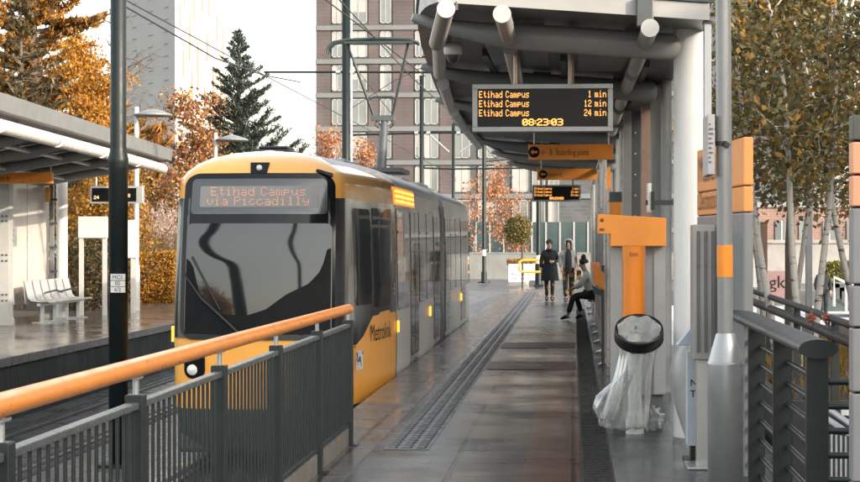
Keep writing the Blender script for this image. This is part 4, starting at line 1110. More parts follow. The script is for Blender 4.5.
def standing(stride=0., arm=0., hx=.0):
    return {'fwd': (0, -1, 0), 'pelvis': (0, 0, .93), 'chest': (0, -.01, 1.28), 'neck': (0, 0, 1.47), 'head': (hx, -.015, 1.60),
            'shoL': (.175, 0, 1.40), 'shoR': (-.175, 0, 1.40), 'elbL': (.235, .02 + arm, 1.13), 'elbR': (-.235, .02 - arm, 1.13), 'wriL': (.22, -.10, .90), 'wriR': (-.22, -.10, .90),
            'hipL': (.09, 0, .88), 'hipR': (-.09, 0, .88), 'kneL': (.085, -.06 - stride * .5, .50), 'kneR': (-.085, -.04 + stride * .35, .50),
            'ankL': (.075, -stride * .75, .09), 'ankR': (-.075, stride * .75, .09), 'toeL': (.085, -stride * .75 - .16, .035), 'toeR': (-.085, stride * .75 - .16, .035)}
b1 = at(549.5, 301.5, 56.5); b1.z = 0
J = standing(.16, .05); J['wriL'] = (.10, -.20, 1.13); J['wriR'] = (-.23, -.06, .92)
c1 = person('walking person in a long black coat and dark knit hat', b1, J, dict(trousers=pat_cloth, jacket=navy_cloth, coat=.58, hair=True, rj=1.15, rt=.085, rk=.065, ra=.055))
P_hd = b1 + Vector(J['head'])
rows = [[P_hd + Vector((math.cos(a) * .108 * math.sin(t), math.sin(a) * .122 * math.sin(t), .04 + .115 * math.cos(t))) for a in np.linspace(0, 2 * math.pi, 21)] for t in np.linspace(0, 1.5, 7)]
obj('hat', MB().grid(rows), black_cloth, c1)
obj('scarf', MB().tube([P_hd + Vector((.07 * math.cos(a), .08 * math.sin(a), -.15)) for a in np.linspace(0, 2 * math.pi, 13)], .04, 8), black_cloth, c1)
b2 = at(568.5, 302, 55.5); b2.z = 0
J = standing(-.16, .04); J['wriL'] = (.20, -.12, .95); J['wriR'] = (-.20, -.12, .95)
c2 = person('walking person in a pale grey hooded jacket over a black top', b2, J, dict(trousers=pat_cloth, jacket=grey_cloth, hood=grey_cloth, hair=True, rj=1.12, rt=.10, rk=.08, ra=.065))
obj('black_top', MB().tube([b2 + Vector((0, -.115, .84)), b2 + Vector((0, -.13, 1.1)), b2 + Vector((0, -.13, 1.34)), b2 + Vector((0, -.085, 1.47))], [.085, .095, .085, .05], 14, squash=(1, .6)), black_cloth, c2)
bg = b2 + Vector((.27, -.05, .78))
obj('bag', MB().box(bg.x - .05, bg.x + .08, bg.y - .13, bg.y + .13, bg.z - .14, bg.z + .12).tube([bg + Vector((0, -.06, .1)), bg + Vector((-.06, 0, .62)), bg + Vector((0, .06, .1))], .014, 6), pat_cloth, c2, bevel=.02)
# seated person, turned to the track
YS = 43.0
def q(px, py, dy=0.): p = at(px, py, YS); return (p.x, p.y + dy, p.z)
J = {'fwd': (-.95, -.15, -.30), 'pelvis': q(591.5, 293.5), 'chest': q(587.5, 278.5), 'neck': q(585.2, 270.5), 'head': q(583.4, 264.6),
     'shoL': q(586.5, 274.5, -.17), 'shoR': q(586.8, 274.5, .17), 'elbL': q(580.5, 284.5, -.19), 'elbR': q(581, 285, .17), 'wriL': q(573.8, 287.5, -.10), 'wriR': q(574, 288, .08),
     'hipL': q(589.5, 294.5, -.09), 'hipR': q(590, 294.5, .10), 'kneL': q(573.5, 296.0, -.12), 'kneR': q(576, 296, .14),
     'ankL': q(567.5, 315.8, -.10), 'ankR': q(582.0, 315.0, .12), 'toeL': q(561.5, 318.4, -.13), 'toeR': q(576.5, 318.6, .08)}
person('seated person leaning forward in a pale fleece and black trousers with hair in a bun', (0, 0, 0), J, dict(trousers=black_cloth, jacket=pale_cloth, hair='bun', rj=1.08, rt=.10, rk=.075, ra=.055))
# passer by on the right
b3 = at(823, 308, 64); b3.z = -.80
J = standing(.1, .05); J['fwd'] = (-.5, -.85, 0)
person('distant person in a dark jacket standing on the pale pavement behind the birches', b3, J, dict(trousers=black_cloth, jacket=navy_cloth, hair=True))
# ------------------------------------------------------------------ opposite platform shelter and fittings
ls = thing('opposite_shelter', 'opposite platform shelter with sloping roof, white tube lights and orange end sign', 'shelter', (-11, 38, 0))
E0, E1 = at(-40, 80, 26.5), at(176, 150, 43.2)
E0 = Vector((-8.3, 26.0, E0.z)); E0 = at(-30, 82, 25.4); 
up_ = Vector((0, 0, 1))
back = Vector((-3.6, 0, -.62))
rm = M('shelter_roof_grey', (.16, .165, .165), .42, .1, .1, 2); wm = M('shelter_white', (.56, .54, .51), .38, 0, .05, 2)
pts = []
for t in np.linspace(0, 1, 24):
    p = E0 + (E1 - E0) * t
    k = max(0, (t - .72) / .28); p = p + Vector((-.08 * k ** 2, 0, 0)) ; pts.append(p)
h = .17
mb = MB(); mb.grid([pts, [p + back for p in pts]]); mb.grid([[p - up_ * .10 + back * .02 for p in pts], [p + back - up_ * .10 for p in pts]])
mb.grid([[pts[-1], pts[-1] - up_ * .1], [pts[-1] + back, pts[-1] + back - up_ * .1]], 0, False)
obj('roof', mb, canopy_dark, ls)
mb = MB(); mb.grid([pts, [p - up_ * .24 + Vector((-.02, 0, 0)) for p in pts]], 0, False); mb.grid([[p - up_ * .24 + Vector((-.02, 0, 0)) for p in pts], [p - up_ * .28 + Vector((-.30, 0, 0)) for p in pts]], 0, False)
mb.grid([pts, [p + Vector((-.5, 0, .03)) for p in pts]], 0, False)
obj('fascia', mb, rm, ls)
segs = [(.0, .10), (.115, .32), (.335, .53), (.545, .74), (.755, .96)]
for a, b in segs:
    k = [E0 + (E1 - E0) * t + Vector((-.12 - .08 * max(0, (t - .72) / .28) ** 2, 0, -.44)) for t in np.linspace(a, b, 6)]
    obj('light_tube', MB().tube(k, .105, 16), M('light_tube_white', (.60, .56, .53), .3, 0, .04, 3), ls)
    obj('clamp', MB().tube([k[-1] - (k[-1] - k[-2]) * .2, k[-1] + (k[-1] - k[-2]) * .25], .085, 14), galv, ls)
for t in np.linspace(.06, .98, 7):
    p = E0 + (E1 - E0) * t + Vector((-.25 - .08 * max(0, (t - .72) / .28) ** 2, 0, -.26))
    obj('rib', MB().tube([p, p + back * .25, p + back * .95], [.05, .10, .10], 12), rib_paint if t < .8 else rib_paint, ls)
for dx in (-1.3, -2.4):
    a, b = E0 + (E1 - E0) * .1, E0 + (E1 - E0) * .97
    f = -dx / 3.6
    obj('under_tube', MB().tube([a + back * f + Vector((0, 0, -.22)), b + back * f + Vector((0, 0, -.22))], .04, 12), M('light_tube_white', (.78, .74, .70)), ls)
# walls: grey pier, pale panels, thin bracketed post, white column
q = at(4, 0, 39.5)
pier = obj('pier', MB().box(q.x - .25, at(9, 0, 39.5).x, 39.5, 39.8, 0, 2.9), M('pier_grey', (.36, .36, .35), .45, 0, .08, 3), ls, bevel=.006)
for z in (.5, .62, 1.3, 1.42, 2.1, 2.2):
    for px_ in (2.5, 6.5): qq = at(px_, 0, 39.5); obj('bolt', MB().tube([(qq.x, 39.485, z), (qq.x, 39.505, z)], .022, 8), dark_grey, pier)
a0, a1 = at(10, 0, 41.2), at(49, 0, 43.2)
for f0, f1 in ((0, .42), (.435, 1)):
    p, r = a0 + (a1 - a0) * f0, a0 + (a1 - a0) * f1
    mb = MB().prism([(p.x, p.y, .35), (r.x, r.y, .35), (r.x, r.y, 2.95), (p.x, p.y, 2.95)], (-.02, .05, 0))
    pn = obj('wall_panel', mb, M('pale_wall_panel', (.46, .43, .40), .18, 0, .06, .8, coat=.5), ls)
p = at(12.5, 0, 41.1)
obj('keypad', MB().box(p.x - .06, p.x + .08, 41.0, 41.15, 1.5 + .08, 2.0), silver, ls)
for z in (1.68, 1.8, 1.9): obj('button', MB().box(p.x - .03, p.x + .05, 40.985, 41.0, z, z + .05), ink, ls)
obj('window_sticker', MB().box(at(45.5, 0, 42.8).x, at(50, 0, 42.8).x, 42.78, 42.80, at(0, 202, 42.8).z, at(0, 187, 42.8).z), M('yellow_orange_sticker', (.85, .42, .05), .4), ls)
q0 = at(51, 0, 43)
br = obj('bracket_post', MB().box(q0.x - .03, q0.x + .05, 43, 43.1, 0, 3.0), mid_grey, ls)
for z in np.arange(.5, 2.8, .52): obj('bracket', MB().box(q0.x - .03, q0.x + .14, 42.96, 43.0, z, z + .05), dark_grey, br)
q0 = at(62, 0, 43.8)
obj('column', MB().cyl(q0.x, 43.8, 0, 3.1, .125, 28), wm, ls)
os_ = obj('end_sign', MB().box(at(-40, 0, 38).x, at(52.3, 0, 38).x, 38, 38.1, at(0, 183.5, 38).z, at(0, 172.5, 38).z), orange_sign, ls, bevel=.005)
obj('lettering', text_mb('Platform b', .15, (at(-22, 0, 38).x, 37.993, at(0, 180.5, 38).z), (1, 0, 0), (0, 0, 1)), M('brown_ink', (.20, .07, .012)), os_)
obj('sign_hanger', MB().cyl(at(50, 0, 38).x, 38.05, at(0, 173, 38).z, 3.35, .016, 8), galv, ls)
# bench
lb_ = thing('steel_bench', 'pale steel bench of six seats on the sunlit opposite platform', 'bench', (-10.5, 42, 0))
BX = -10.95
for i in range(6):
    y0_, y1_ = 40.4 + i * .62, 40.4 + i * .62 + .56
    rows = []
    prof_ = [(.24, .43), (.20, .452), (.0, .44), (-.16, .46), (-.22, .52), (-.27, .72), (-.30, .86), (-.33, .88)]
    mb = MB(); mb.grid([[Vector((BX + x, y, z)) for x, z in prof_] for y in (y0_, y1_)])
    mb.grid([[Vector((BX + x - .012, y, z - .02)) for x, z in prof_] for y in (y0_, y1_)])
    obj('seat', mb, M('pale_seat_steel', (.40, .39, .38), .34, .3, .06, 6), lb_)
    if i in (2, 4): obj('arm_rest', MB().tube([(BX - .2, y0_ - .03, .60), (BX + .05, y0_ - .03, .66), (BX + .2, y0_ - .03, .62)], .02, 8), dark_grey, lb_)
obj('beam', MB().box(BX - .04, BX + .04, 40.4, 44.1, .36, .42), galv, lb_)
for Y in (40.7, 41.7, 42.7, 43.7):
    obj('leg', MB().box(BX - .03, BX + .03, Y - .04, Y + .04, 0, .37).box(BX - .2, BX + .2, Y - .05, Y + .05, 0, .02), galv, lb_)
# display on the opposite platform
q0, q1 = at(90, 203.5, 44.5), at(142.5, 186, 44.5)
ld_ = thing('opposite_display', 'dark unlit departure display with pale case over the opposite platform', 'departure display', ((q0.x + q1.x) / 2, 44.5, q0.z))
obj('case', MB().box(q0.x, q1.x, 44.5, 44.7, q0.z, q1.z), M('display_case_grey', (.30, .31, .31)), ld_, bevel=.008)
s_ = obj('screen', MB().box(q0.x + .05, q1.x - .14, 44.485, 44.5, q0.z + .045, q1.z - .045), screen_black, ld_)
led_mb(mb := MB(), '24', at(94, 0, 44.5).x, q0.z + .10, 44.478, .011); led_mb(mb, '8', at(128, 0, 44.5).x, q0.z + .14, 44.478, .011)
obj('led_text', mb, M('dim_led', (.4, .3, .2), .5, emit=(1, .6, .3), estr=.8), s_)
for xx in (q0.x + .12, q1.x - .12): obj('hanger', MB().cyl(xx, 44.6, q1.z - .01, q1.z + .55, .02, 8), galv, ld_)
obj('hanger_arm', MB().bar((q0.x + .1, 44.6, q1.z + .55), (q1.x + .35, 44.6, q1.z + .55), .05, .05), galv, ld_)
# information boards
def board(px0, px1, py0, py1, pyb, Y, label, two=True):
    a, b = at(px0, py1, Y), at(px1, py0, Y)
    t = thing('information_board', label, 'information board', ((a.x + b.x) / 2, Y, 0), 'white boards on the opposite platform')
    obj('header', MB().box(a.x, b.x, Y, Y + .16, a.z, b.z), wm, t, bevel=.01)
    for xx in ((a.x + .06, b.x - .06) if two else ((a.x + b.x) / 2,)): obj('leg', MB().box(xx - .045, xx + .045, Y + .03, Y + .13, 0, a.z), M('board_leg', (.48, .47, .45), .4, .2, .06, 4), t)
    return t
board(78, 106.5, 216.5, 238, 316, 45.0, 'white information board on two legs left of the dark pole')
board(127, 137.5, 220, 258, 312, 46.5, 'narrow white information board partly hidden by the dark pole', False)

# street lamps with disc heads on the far side
def disc_lamp(px, pyt, pd, pyd, Y, label):
    a = at(px, pyt, Y); d = at(pd, pyd, Y)
    t = thing('disc_street_lamp', label, 'street lamp', (a.x, Y, 0), 'street lamps with disc heads')
    obj('pole', MB().cyl(a.x, Y, -.05, a.z + .12, .062, 16).cyl(a.x, Y, -.05, 1.1, .085, 16), M('lamp_pole_pale', (.46, .46, .44), .4, .3, .08, 5), t)
    obj('arm', MB().tube([(a.x, Y, d.z - .04), (d.x, Y, d.z - .02)], .03, 10), M('lamp_pole_pale', (.46, .46, .44)), t)
    obj('disc_head', MB().lathe((d.x, Y, d.z), [(0, .15), (.1, .14), (.28, .085), (.46, .02), (.47, -.005), (.44, -.03), (0, -.05)], 28), M('lamp_head_grey', (.20, .21, .21), .4, .3, .1, 5), t)
    return t
disc_lamp(136.5, 112, 153, 115, 48, 'disc headed street lamp with pale pole behind the opposite shelter roof')
disc_lamp(215.5, 137, 232, 140, 56, 'disc headed street lamp just above the tram roof by the conifer')
# ------------------------------------------------------------------ overhead line poles, wires
def pole(x, Y, top, r0, r1, zs, label, plates=False, base=-.93):
    t = thing('overhead_line_pole', label, 'pole', (x, Y, base), 'dark overhead line poles')
    obj('mast', MB().lathe((x, Y, 0), [(0, base), (r0, base), (r0, zs), (r0 * 1.06, zs + .02), (r0 * 1.06, zs + .07), (r1 * 1.04, zs + .16), (r1, zs + .2), (r1, top), (0, top)], 28), pole_paint, t)
    obj('base_plate', MB().box(x - r0 * 2, x + r0 * 2, Y - r0 * 2, Y + r0 * 2, base, base + .04), pole_paint, t)
    return t
p1 = at(118.3, 0, 23)
pl = pole(p1.x, 23, 7.6, .112, .094, at(0, 165, 23).z, 'thick dark overhead line pole with three white number plates, nearest the fence')
for s, y0_, y1_ in (('MC5', 274, 280.2), ('05', 280.9, 286.4), ('6/2', 287, 292.5)):
    a, b = at(110.5, y1_, 22.86), at(124.8, y0_, 22.86)
    npl = obj('number_plate', MB().box(a.x, b.x, 22.86, 22.9, a.z, b.z), M('plate_white', (.62, .62, .60), .45, 0, .08, 9), pl)
    obj('lettering', text_mb(s, .062, ((a.x + b.x) / 2, 22.856, a.z + .014), (1, 0, 0), (0, 0, 1), 'CENTER'), ink, npl)
for z in (1.25, 1.28): pass
obj('plate_clip', MB().tube([(p1.x, 23, at(0, 280.6, 23).z - .006), (p1.x, 23, at(0, 280.6, 23).z + .006)], .116, 20).tube([(p1.x, 23, at(0, 286.7, 23).z - .006), (p1.x, 23, at(0, 286.7, 23).z + .006)], .116, 20), black_plastic, pl)
x2 = at(346, 0, 46).x
pole(-5.23, 0.0, 8.4, .112, .094, 1.2, 'dark overhead line pole beside the viewer, mirrored in the tram windscreen')
tag(obj('reflection_mast', MB().lathe((-8.9, 0, 0), [(0, -.05), (.34, -.05), (.31, 4), (.28, 9.5), (0, 9.5)], 24), pole_paint, org=(-8.9, 0, 0)), 'stout dark mast added out of view to be mirrored in the tram windscreen', 'mast')  # unseen mast added for the dark bend it mirrors in the windscreen
pl2 = pole(x2, 46, 7.9, .11, .095, 1.2, 'dark overhead line pole just behind the pantograph with a pale conduit')
obj('conduit', MB().cyl(x2 + .13, 45.95, 0, 7.8, .022, 8), offwhite, pl2)
pole(at(421.5, 0, 69).x, 69, at(0, 78, 69).z, .09, .07, 1.2, 'thinner dark overhead line pole beyond the pantograph')
pole(at(453.3, 0, 87).x, 87, at(0, 127, 87).z, .085, .07, 1.2, 'farthest dark overhead line pole above the rear of the tram', base=-.23)
q = at(484, 283, 88); 
t = thing('street_pole', 'dark street pole standing on the road behind the rear of the tram', 'pole', (q.x, 88, q.z))
obj('mast', MB().cyl(q.x, 88, q.z - .02, at(0, 146, 88).z, .085, 16).cyl(q.x, 88, q.z - .02, q.z + .5, .125, 16).cyl(q.x, 88, q.z, q.z + .06, .28, 16), pole_paint, t)
obj('sticker', MB().cyl(q.x, 88, 1.05, 1.32, .09, 16), offwhite, t)
obj('arm', MB().bar((q.x, 88, at(0, 163, 88).z), (q.x + 3.4, 88, at(0, 157, 88).z), .05, .05), pole_paint, t)
q = at(538.5, 285, 84)
t = thing('street_pole', 'thick dark street pole beside the walking people with a white band', 'pole', (q.x, 84, -.2))
obj('mast', MB().cyl(q.x, 84, -.22, 4.0, .10, 16).cyl(q.x, 84, -.22, .72, .15, 16).box(q.x - .2, q.x + .2, 83.8, 84.2, -.22, -.12), pole_paint, t)
obj('sticker', MB().cyl(q.x, 84, .75, 1.1, .11, 16), offwhite, t)
wire_m = M('contact_wire', (.03, .032, .033), .5, .3, .1, 5)
def cable(pts, r, label, cat='cable', grp='overhead wires and span cables'):
    return tag(obj('overhead_cable', MB().tube(pts, r, 6), wire_m, org=pts[0]), label, cat, grp)
zw = 5.47
cable([(-3.57, 12, zw), (-3.7, 46, zw), (-3.5, 69, zw), (-3.57, 120, zw)], .012, 'thin contact wire running over the yellow tram roof')
cable([(-6.95, 12, zw), (-7.0, 46, zw), (-6.9, 69, zw), (-6.95, 120, zw)], .012, 'thin contact wire over the empty far track')
arm = [at(264, 72, 46), at(345, 72, 46), at(482, 72.5, 46)]
t = thing('cross_arm', 'dark horizontal cross arm with insulators behind the pantograph', 'cross arm', arm[1], 'cross arms on the poles')
obj('arm', MB().tube(arm, .026, 10), pole_paint, t)
for px_ in (338, 352, 463): c = at(px_, 72, 46); obj('insulator', MB().tube([c + Vector((-.05, 0, 0)), c + Vector((.06, 0, 0))], .055, 10), galv, t)
arm2 = [at(353, 135, 69), at(420, 133, 69), at(500, 132, 69)]
t2_ = thing('cross_arm', 'second dark cross arm lower and farther away with diagonal struts', 'cross arm', arm2[1], 'cross arms on the poles')
obj('arm', MB().tube(arm2, .035, 10), pole_paint, t2_)
obj('strut', MB().tube([at(427, 132, 69), at(449, 152, 69)], .028, 8).tube([at(490, 131, 80), at(460, 152, 80)], .028, 8), galv, t2_)
for px_ in (416, 428, 458): c = at(px_, 133, 69); obj('insulator', MB().tube([c + Vector((-.05, 0, 0)), c + Vector((.08, 0, 0))], .07, 10), galv, t2_)
arm3 = [at(421, 168, 84), at(453, 169, 84), at(537, 168, 84)]
t3_ = thing('cross_arm', 'faint third cross arm just above the rear tram roof', 'cross arm', arm3[1], 'cross arms on the poles')
obj('arm', MB().tube(arm3, .035, 8), pole_paint, t3_)
cable([at(100, -8, 36), at(215, 58, 40), at(263, 75, 46), at(300, 82, 50)], .016, 'grey span cable slanting down past the white tower to the conifer')
cable([at(318, -6, 40), at(368, 32, 42), at(425, 76, 46)], .014, 'pale steady wire slanting above the pantograph', grp='overhead wires and span cables')
cable([at(347, 20, 46), at(351, 62, 46), at(392, 114, 46)], .010, 'thin bridle wire slanting from the near dark pole behind the pantograph')
cable([at(425, 66, 46), at(392, 82, 46), at(346, 112, 46)], .009, 'thin bridle wire crossing behind the pantograph arms')
# ------------------------------------------------------------------ right hand street behind the railing
pl_ = thing('raised_planter', 'dark edged raised planter bed beneath the birches', 'planter', (3, 18, -.8))
obj('edging', MB().box(1.72, 1.80, 16.4, 33, -.8, .40).box(1.80, 8, 16.4, 16.48, -.8, .40), M('planter_edge_dark', (.035, .04, .042), .5, .1, .2, 5), pl_)
obj('soil', MB().box(1.80, 8, 16.48, 33, -.8, .33), soil_m, pl_)
# galvanised slatted ramp screen
gs = thing('slatted_screen', 'grey screen of close upright slats with sloping tube rails below the planter', 'screen', (2.0, 14.4, -.8))
q0, q1 = at(822, 426, 14.4), at(858, 440, 14.4)
mb = MB()
for i in range(26):
    t_ = i / 25; x = q0.x + (2.6 - q0.x) * t_; zt = q0.z - .05 - .1 * t_
    mb.box(x - .007, x + .007, 14.39, 14.41, -.78, zt)
obj('slat_panel', mb, galv, gs)
for o_ in (0, .11, .22): obj('tube_rail', MB().tube([(q0.x - .02 + o_, 14.6 + o_, q0.z + .08), (q0.x + .42 + o_, 14.3 + o_, q0.z - .22)], .030, 12), silver, gs)
obj('end_post', MB().box(at(853, 0, 14.35).x, at(858, 0, 14.35).x, 14.33, 14.38, -.8, at(0, 408, 14.35).z).box(at(841, 0, 14.35).x, at(858, 0, 14.35).x, 14.33, 14.38, at(0, 410, 14.35).z, at(0, 404, 14.35).z), offwhite, gs)
# double ramp rail beyond
rr = thing('ramp_handrail', 'dark double handrail slanting down beyond the birch trunks', 'railing', (2.15, 20, -.8))
for dz, r_ in ((0, .032), (-.13, .045)):
    obj('rail', MB().tube([at(738, 286 , 26.5) + Vector((0, 0, dz)), at(800, 307, 19.2) + Vector((0, 0, dz)), at(872, 333, 14.5) + Vector((0, 0, dz))], r_, 12), hm, rr)
for px_, Y in ((744, 25.6), (769, 22.3), (797, 19.4), (835, 16.6)):
    c = at(px_, 241, Y); zt = np.interp(px_, [738, 800, 872], [at(0, 286, 26.5).z, at(0, 307, 19.2).z, at(0, 333, 14.5).z])
    obj('post', MB().box(c.x - .03, c.x + .03, Y - .03, Y + .03, -.81, zt), hm, rr)
# posts
def spost(px0, px1, pyt, Y, m_, label, z0=-.81):
    a, b = at(px0, pyt, Y), at(px1, pyt, Y)
    return tag(obj('street_post', MB().box(a.x, b.x, Y, Y + (b.x - a.x), z0, a.z), m_, org=(a.x, Y, z0), bevel=.01), label, 'post', 'square street posts behind the birches')
spost(761, 767.5, 222, 40, M('rust_brown_post', (.16, .085, .06), .6, .1, .2, 4), 'rust brown square street post left of the birch trunks')
spost(806, 812.5, 190, 34, grey_paint, 'tall grey square street post among the birch trunks')
# boards with lettering
def lboard(px0, px1, py0, py1, Y, col, words, size, label, tx, ty):
    a, b = at(px0, py1, Y), at(px1, py0, Y)
    t = thing('street_board', label, 'sign board', ((a.x + b.x) / 2, Y, -.8))
    p = obj('board', MB().box(a.x, b.x, Y, Y + .1, a.z, b.z), col, t)
    o_ = at(tx, ty, Y); obj('lettering', text_mb(words, size, (o_.x, Y - .01, o_.z), (1, 0, 0), (0, 0, 1)), ink, p)
    for xx in (a.x + .2, b.x - .2): obj('leg', MB().box(xx - .05, xx + .05, Y + .1, Y + .18, -.81, b.z), grey_paint, t)
lboard(737, 752, 266, 288, 60, M('cream_board', (.36, .28, .18), .6, 0, .08, 2), 'TON', .30, 'cream street board with dark capital letters beside the grey totem', 741, 279.5)
lboard(766, 792, 271, 300, 62, M('pink_board', (.20, .12, .12), .6, 0, .08, 2), 'gk', .55, 'pinkish hoarding board with large dark lowercase letters behind the birches', 769, 288)
lboard(752, 758.5, 268, 287, 58, offwhite, '', .3, 'small white street board between the cream and pink boards', 753, 280)
# dark stepped seats, steel rail, dark planter with clipped hedge
sp2 = thing('stepped_seats', 'dark stepped rows of slatted seats with a pale handrail beyond the birches', 'seating', (12, 66, -.8))
mb = MB()
for i in range(7):
    a = at(836 + i * 6, 284 + i * 3.4, 66); mb.box(a.x, a.x + .55, 66, 69, a.z - .12, a.z + .0); mb.box(a.x, a.x + .12, 66, 69, a.z - .5, a.z)
obj('seat_rows', mb, dark_grey, sp2)
mb = MB(); a, b, c = at(834, 306, 63), at(834, 277, 63), at(875, 296, 63)
mb.tube([a, b, c], .05, 8).tube([at(846, 312, 63), at(846, 283, 63)], .045, 8); obj('handrail', mb, wm, sp2)
dp_ = thing('long_dark_planter', 'long dark green planter with a clipped yellow green hedge', 'planter', (11, 72, -.8))
a, b = at(824, 311, 72), at(880, 292, 72)
obj('box', MB().box(a.x, b.x, 72, 73, -.8, b.z), M('planter_dark_green', (.03, .05, .05), .5, 0, .2, 3), dp_)
# retaining wall and low buildings on the right
tag(obj('retaining_wall', MB().box(8, 40, 92, 93, -.9, 1.6).box(8, 40, 91.9, 93.1, 1.6, 1.75), M('wall_concrete_pale', (.19, .185, .18), .7, 0, .2, 1), org=(20, 92, 0)), 'long pale concrete wall far behind the birch trunks', 'wall')

# far end: planter box with tree, orange barrier, concrete wall
tag(obj('concrete_wall', MB().box(-14, 7, 101, 101.4, -.25, 1.05).box(-14, 7, 100.96, 101.44, 1.05, 1.12), M('wall_concrete', (.13, .137, .137), .7, 0, .25, .8, bump=.3), org=(-3, 101, 0)), 'low grey concrete wall across the far end of the street', 'wall')
Yp = 93; a, b = at(508.5, 282, Yp), at(535, 264, Yp)
pt = thing('white_planter', 'white square planter with printed dark lettering and a small round tree', 'planter', ((a.x + b.x) / 2, Yp, -.22))
pb = obj('box', MB().box(a.x, b.x, Yp, Yp + 1.2, -.22, b.z), offwhite, pt, bevel=.02)
for w, py_ in (('Manchester', 276), ('city centre', 279.5)): o_ = at(511, py_, Yp); obj('lettering', text_mb(w, .20, (o_.x, Yp - .012, o_.z), (1, 0, 0), (0, 0, 1)), ink, pb)
tr_c = Vector(((a.x + b.x) / 2, Yp + .6, 0))
obj('trunk', MB().tube([(tr_c.x, tr_c.y, b.z - .1), (tr_c.x + .02, tr_c.y, 1.9)], .05, 8), M('bark_dark', (.05, .038, .03), .85, 0, .3, 8, bump=.5), pt)
ob_ = thing('orange_barrier', 'orange tube barrier rails on a dark post by the white planter', 'barrier', at(521, 287, 82))
mb = MB()
mb.tube([at(555, 260, 82), at(523, 260, 82), at(519.5, 261.5, 82), at(519.5, 270.5, 82), at(523, 272, 82), at(555, 272, 82)], .055, 10); obj('rails', mb, orange_paint, ob_)
q = at(522.7, 0, 82.2); obj('post', MB().cyl(q.x, 82.2, -.22, at(0, 259, 82.2).z, .05, 10), dark_metal, ob_)
tag(obj('dark_plinth', MB().box(at(529, 0, 86).x, at(545, 0, 86).x, 86, 87.5, -.22, at(0, 280, 86).z), dark_grey, org=(at(529, 0, 86).x, 86, -.2)), 'low dark plinth block at the foot of the thick street pole', 'plinth')
# ------------------------------------------------------------------ buildings
def brickmat(name, c1, c2, mor, bw, bh, ms=.06):
    m = bpy.data.materials.new(name); m.use_nodes = True
    nt = m.node_tree; N = nt.nodes; L = nt.links; b = N['Principled BSDF']; b.inputs['Roughness'].default_value = .75
    tc = N.new('ShaderNodeTexCoord'); sp_ = N.new('ShaderNodeSeparateXYZ'); L.new(tc.outputs['Object'], sp_.inputs[0])
    ad = N.new('ShaderNodeMath'); ad.operation = 'ADD'; L.new(sp_.outputs[0], ad.inputs[0]); L.new(sp_.outputs[1], ad.inputs[1])
    cb = N.new('ShaderNodeCombineXYZ'); L.new(ad.outputs[0], cb.inputs[0]); L.new(sp_.outputs[2], cb.inputs[1])
    br = N.new('ShaderNodeTexBrick'); br.inputs['Scale'].default_value = 1; br.inputs['Brick Width'].default_value = bw; br.inputs['Row Height'].default_value = bh; br.inputs['Mortar Size'].default_value = ms
    br.inputs['Color1'].default_value = list(c1) + [1]; br.inputs['Color2'].default_value = list(c2) + [1]; br.inputs['Mortar'].default_value = list(mor) + [1]
    L.new(cb.outputs[0], br.inputs['Vector'])
    nz = N.new('ShaderNodeTexNoise'); nz.inputs['Scale'].default_value = .35; nz.inputs['Detail'].default_value = 8; L.new(cb.outputs[0], nz.inputs['Vector'])
    mr = N.new('ShaderNodeMapRange'); mr.inputs[1].default_value = .3; mr.inputs[2].default_value = .7; mr.inputs[3].default_value = .7; mr.inputs[4].default_value = 1.3; L.new(nz.outputs['Fac'], mr.inputs[0])
    mx = N.new('ShaderNodeMix'); mx.data_type = 'RGBA'; mx.blend_type = 'MULTIPLY'; mx.inputs[0].default_value = 1
    cc_ = N.new('ShaderNodeCombineColor')
    for i in range(3): L.new(mr.outputs[0], cc_.inputs[i])
    L.new(br.outputs['Color'], mx.inputs[6]); L.new(cc_.outputs[0], mx.inputs[7]); L.new(mx.outputs[2], b.inputs['Base Color'])
    return m
BY = 180.
gb = thing('grey_brick_tower', 'tall grey brick apartment block with banded floors and big pale windows', 'building', (0, BY, 0))
xl = at(316, 0, BY).x; xr_ = at(790, 0, BY).x
grey_brick = brickmat('grey_apartment_brick', (.050, .055, .061), (.036, .040, .046), (.06, .064, .068), 1.2, .33, .03)
red_brick = brickmat('reddish_apartment_brick', (.062, .040, .042), (.05, .044, .046), (.06, .058, .06), 1.2, .33, .03)
fl = 33.3 * BY / F
ztop = [at(0, 28.3 + 33.3 * k, BY).z for k in range(-2, 7)]      # band tops, downwards
obj('wall', MB().box(xl, xr_, BY, BY + 14, -.3, ztop[0] + 4), grey_brick, gb)
wall_r = MB()
for px0, px1 in ((316.3, 331), (368.5, 379), (393, 413.5), (440, 452), (600, 640), (776, 789)):
    wall_r.box(at(px0, 0, BY).x, at(px1, 0, BY).x, BY - .06, BY, 3.2, ztop[0] + 4)
obj('brick_pier', wall_r, red_brick, gb)
band_m = M('precast_band', (.095, .104, .11), .6, 0, .1, .6)
for z in ztop: obj('floor_band', MB().box(xl - .05, xr_ + .05, BY - .22, BY - .0, z - .42, z), band_m, gb)
win_glass = M('apartment_glass', (.09, .105, .11), .05, 0, .35, .25, spec=.8, coat=.8)
blind = M('pale_window_blind', (.24, .235, .23), .7, 0, .25, .3)
frame_w = M('apartment_frame', (.22, .22, .22), .5, 0, .1, 3)
wcols = ((332, 342.5), (350, 367), (380, 391), (415, 423), (424, 438), (454, 470), (478, 496), (512, 528), (532, 545), (548, 559), (577, 598), (743, 753), (757, 774))
protos = {}
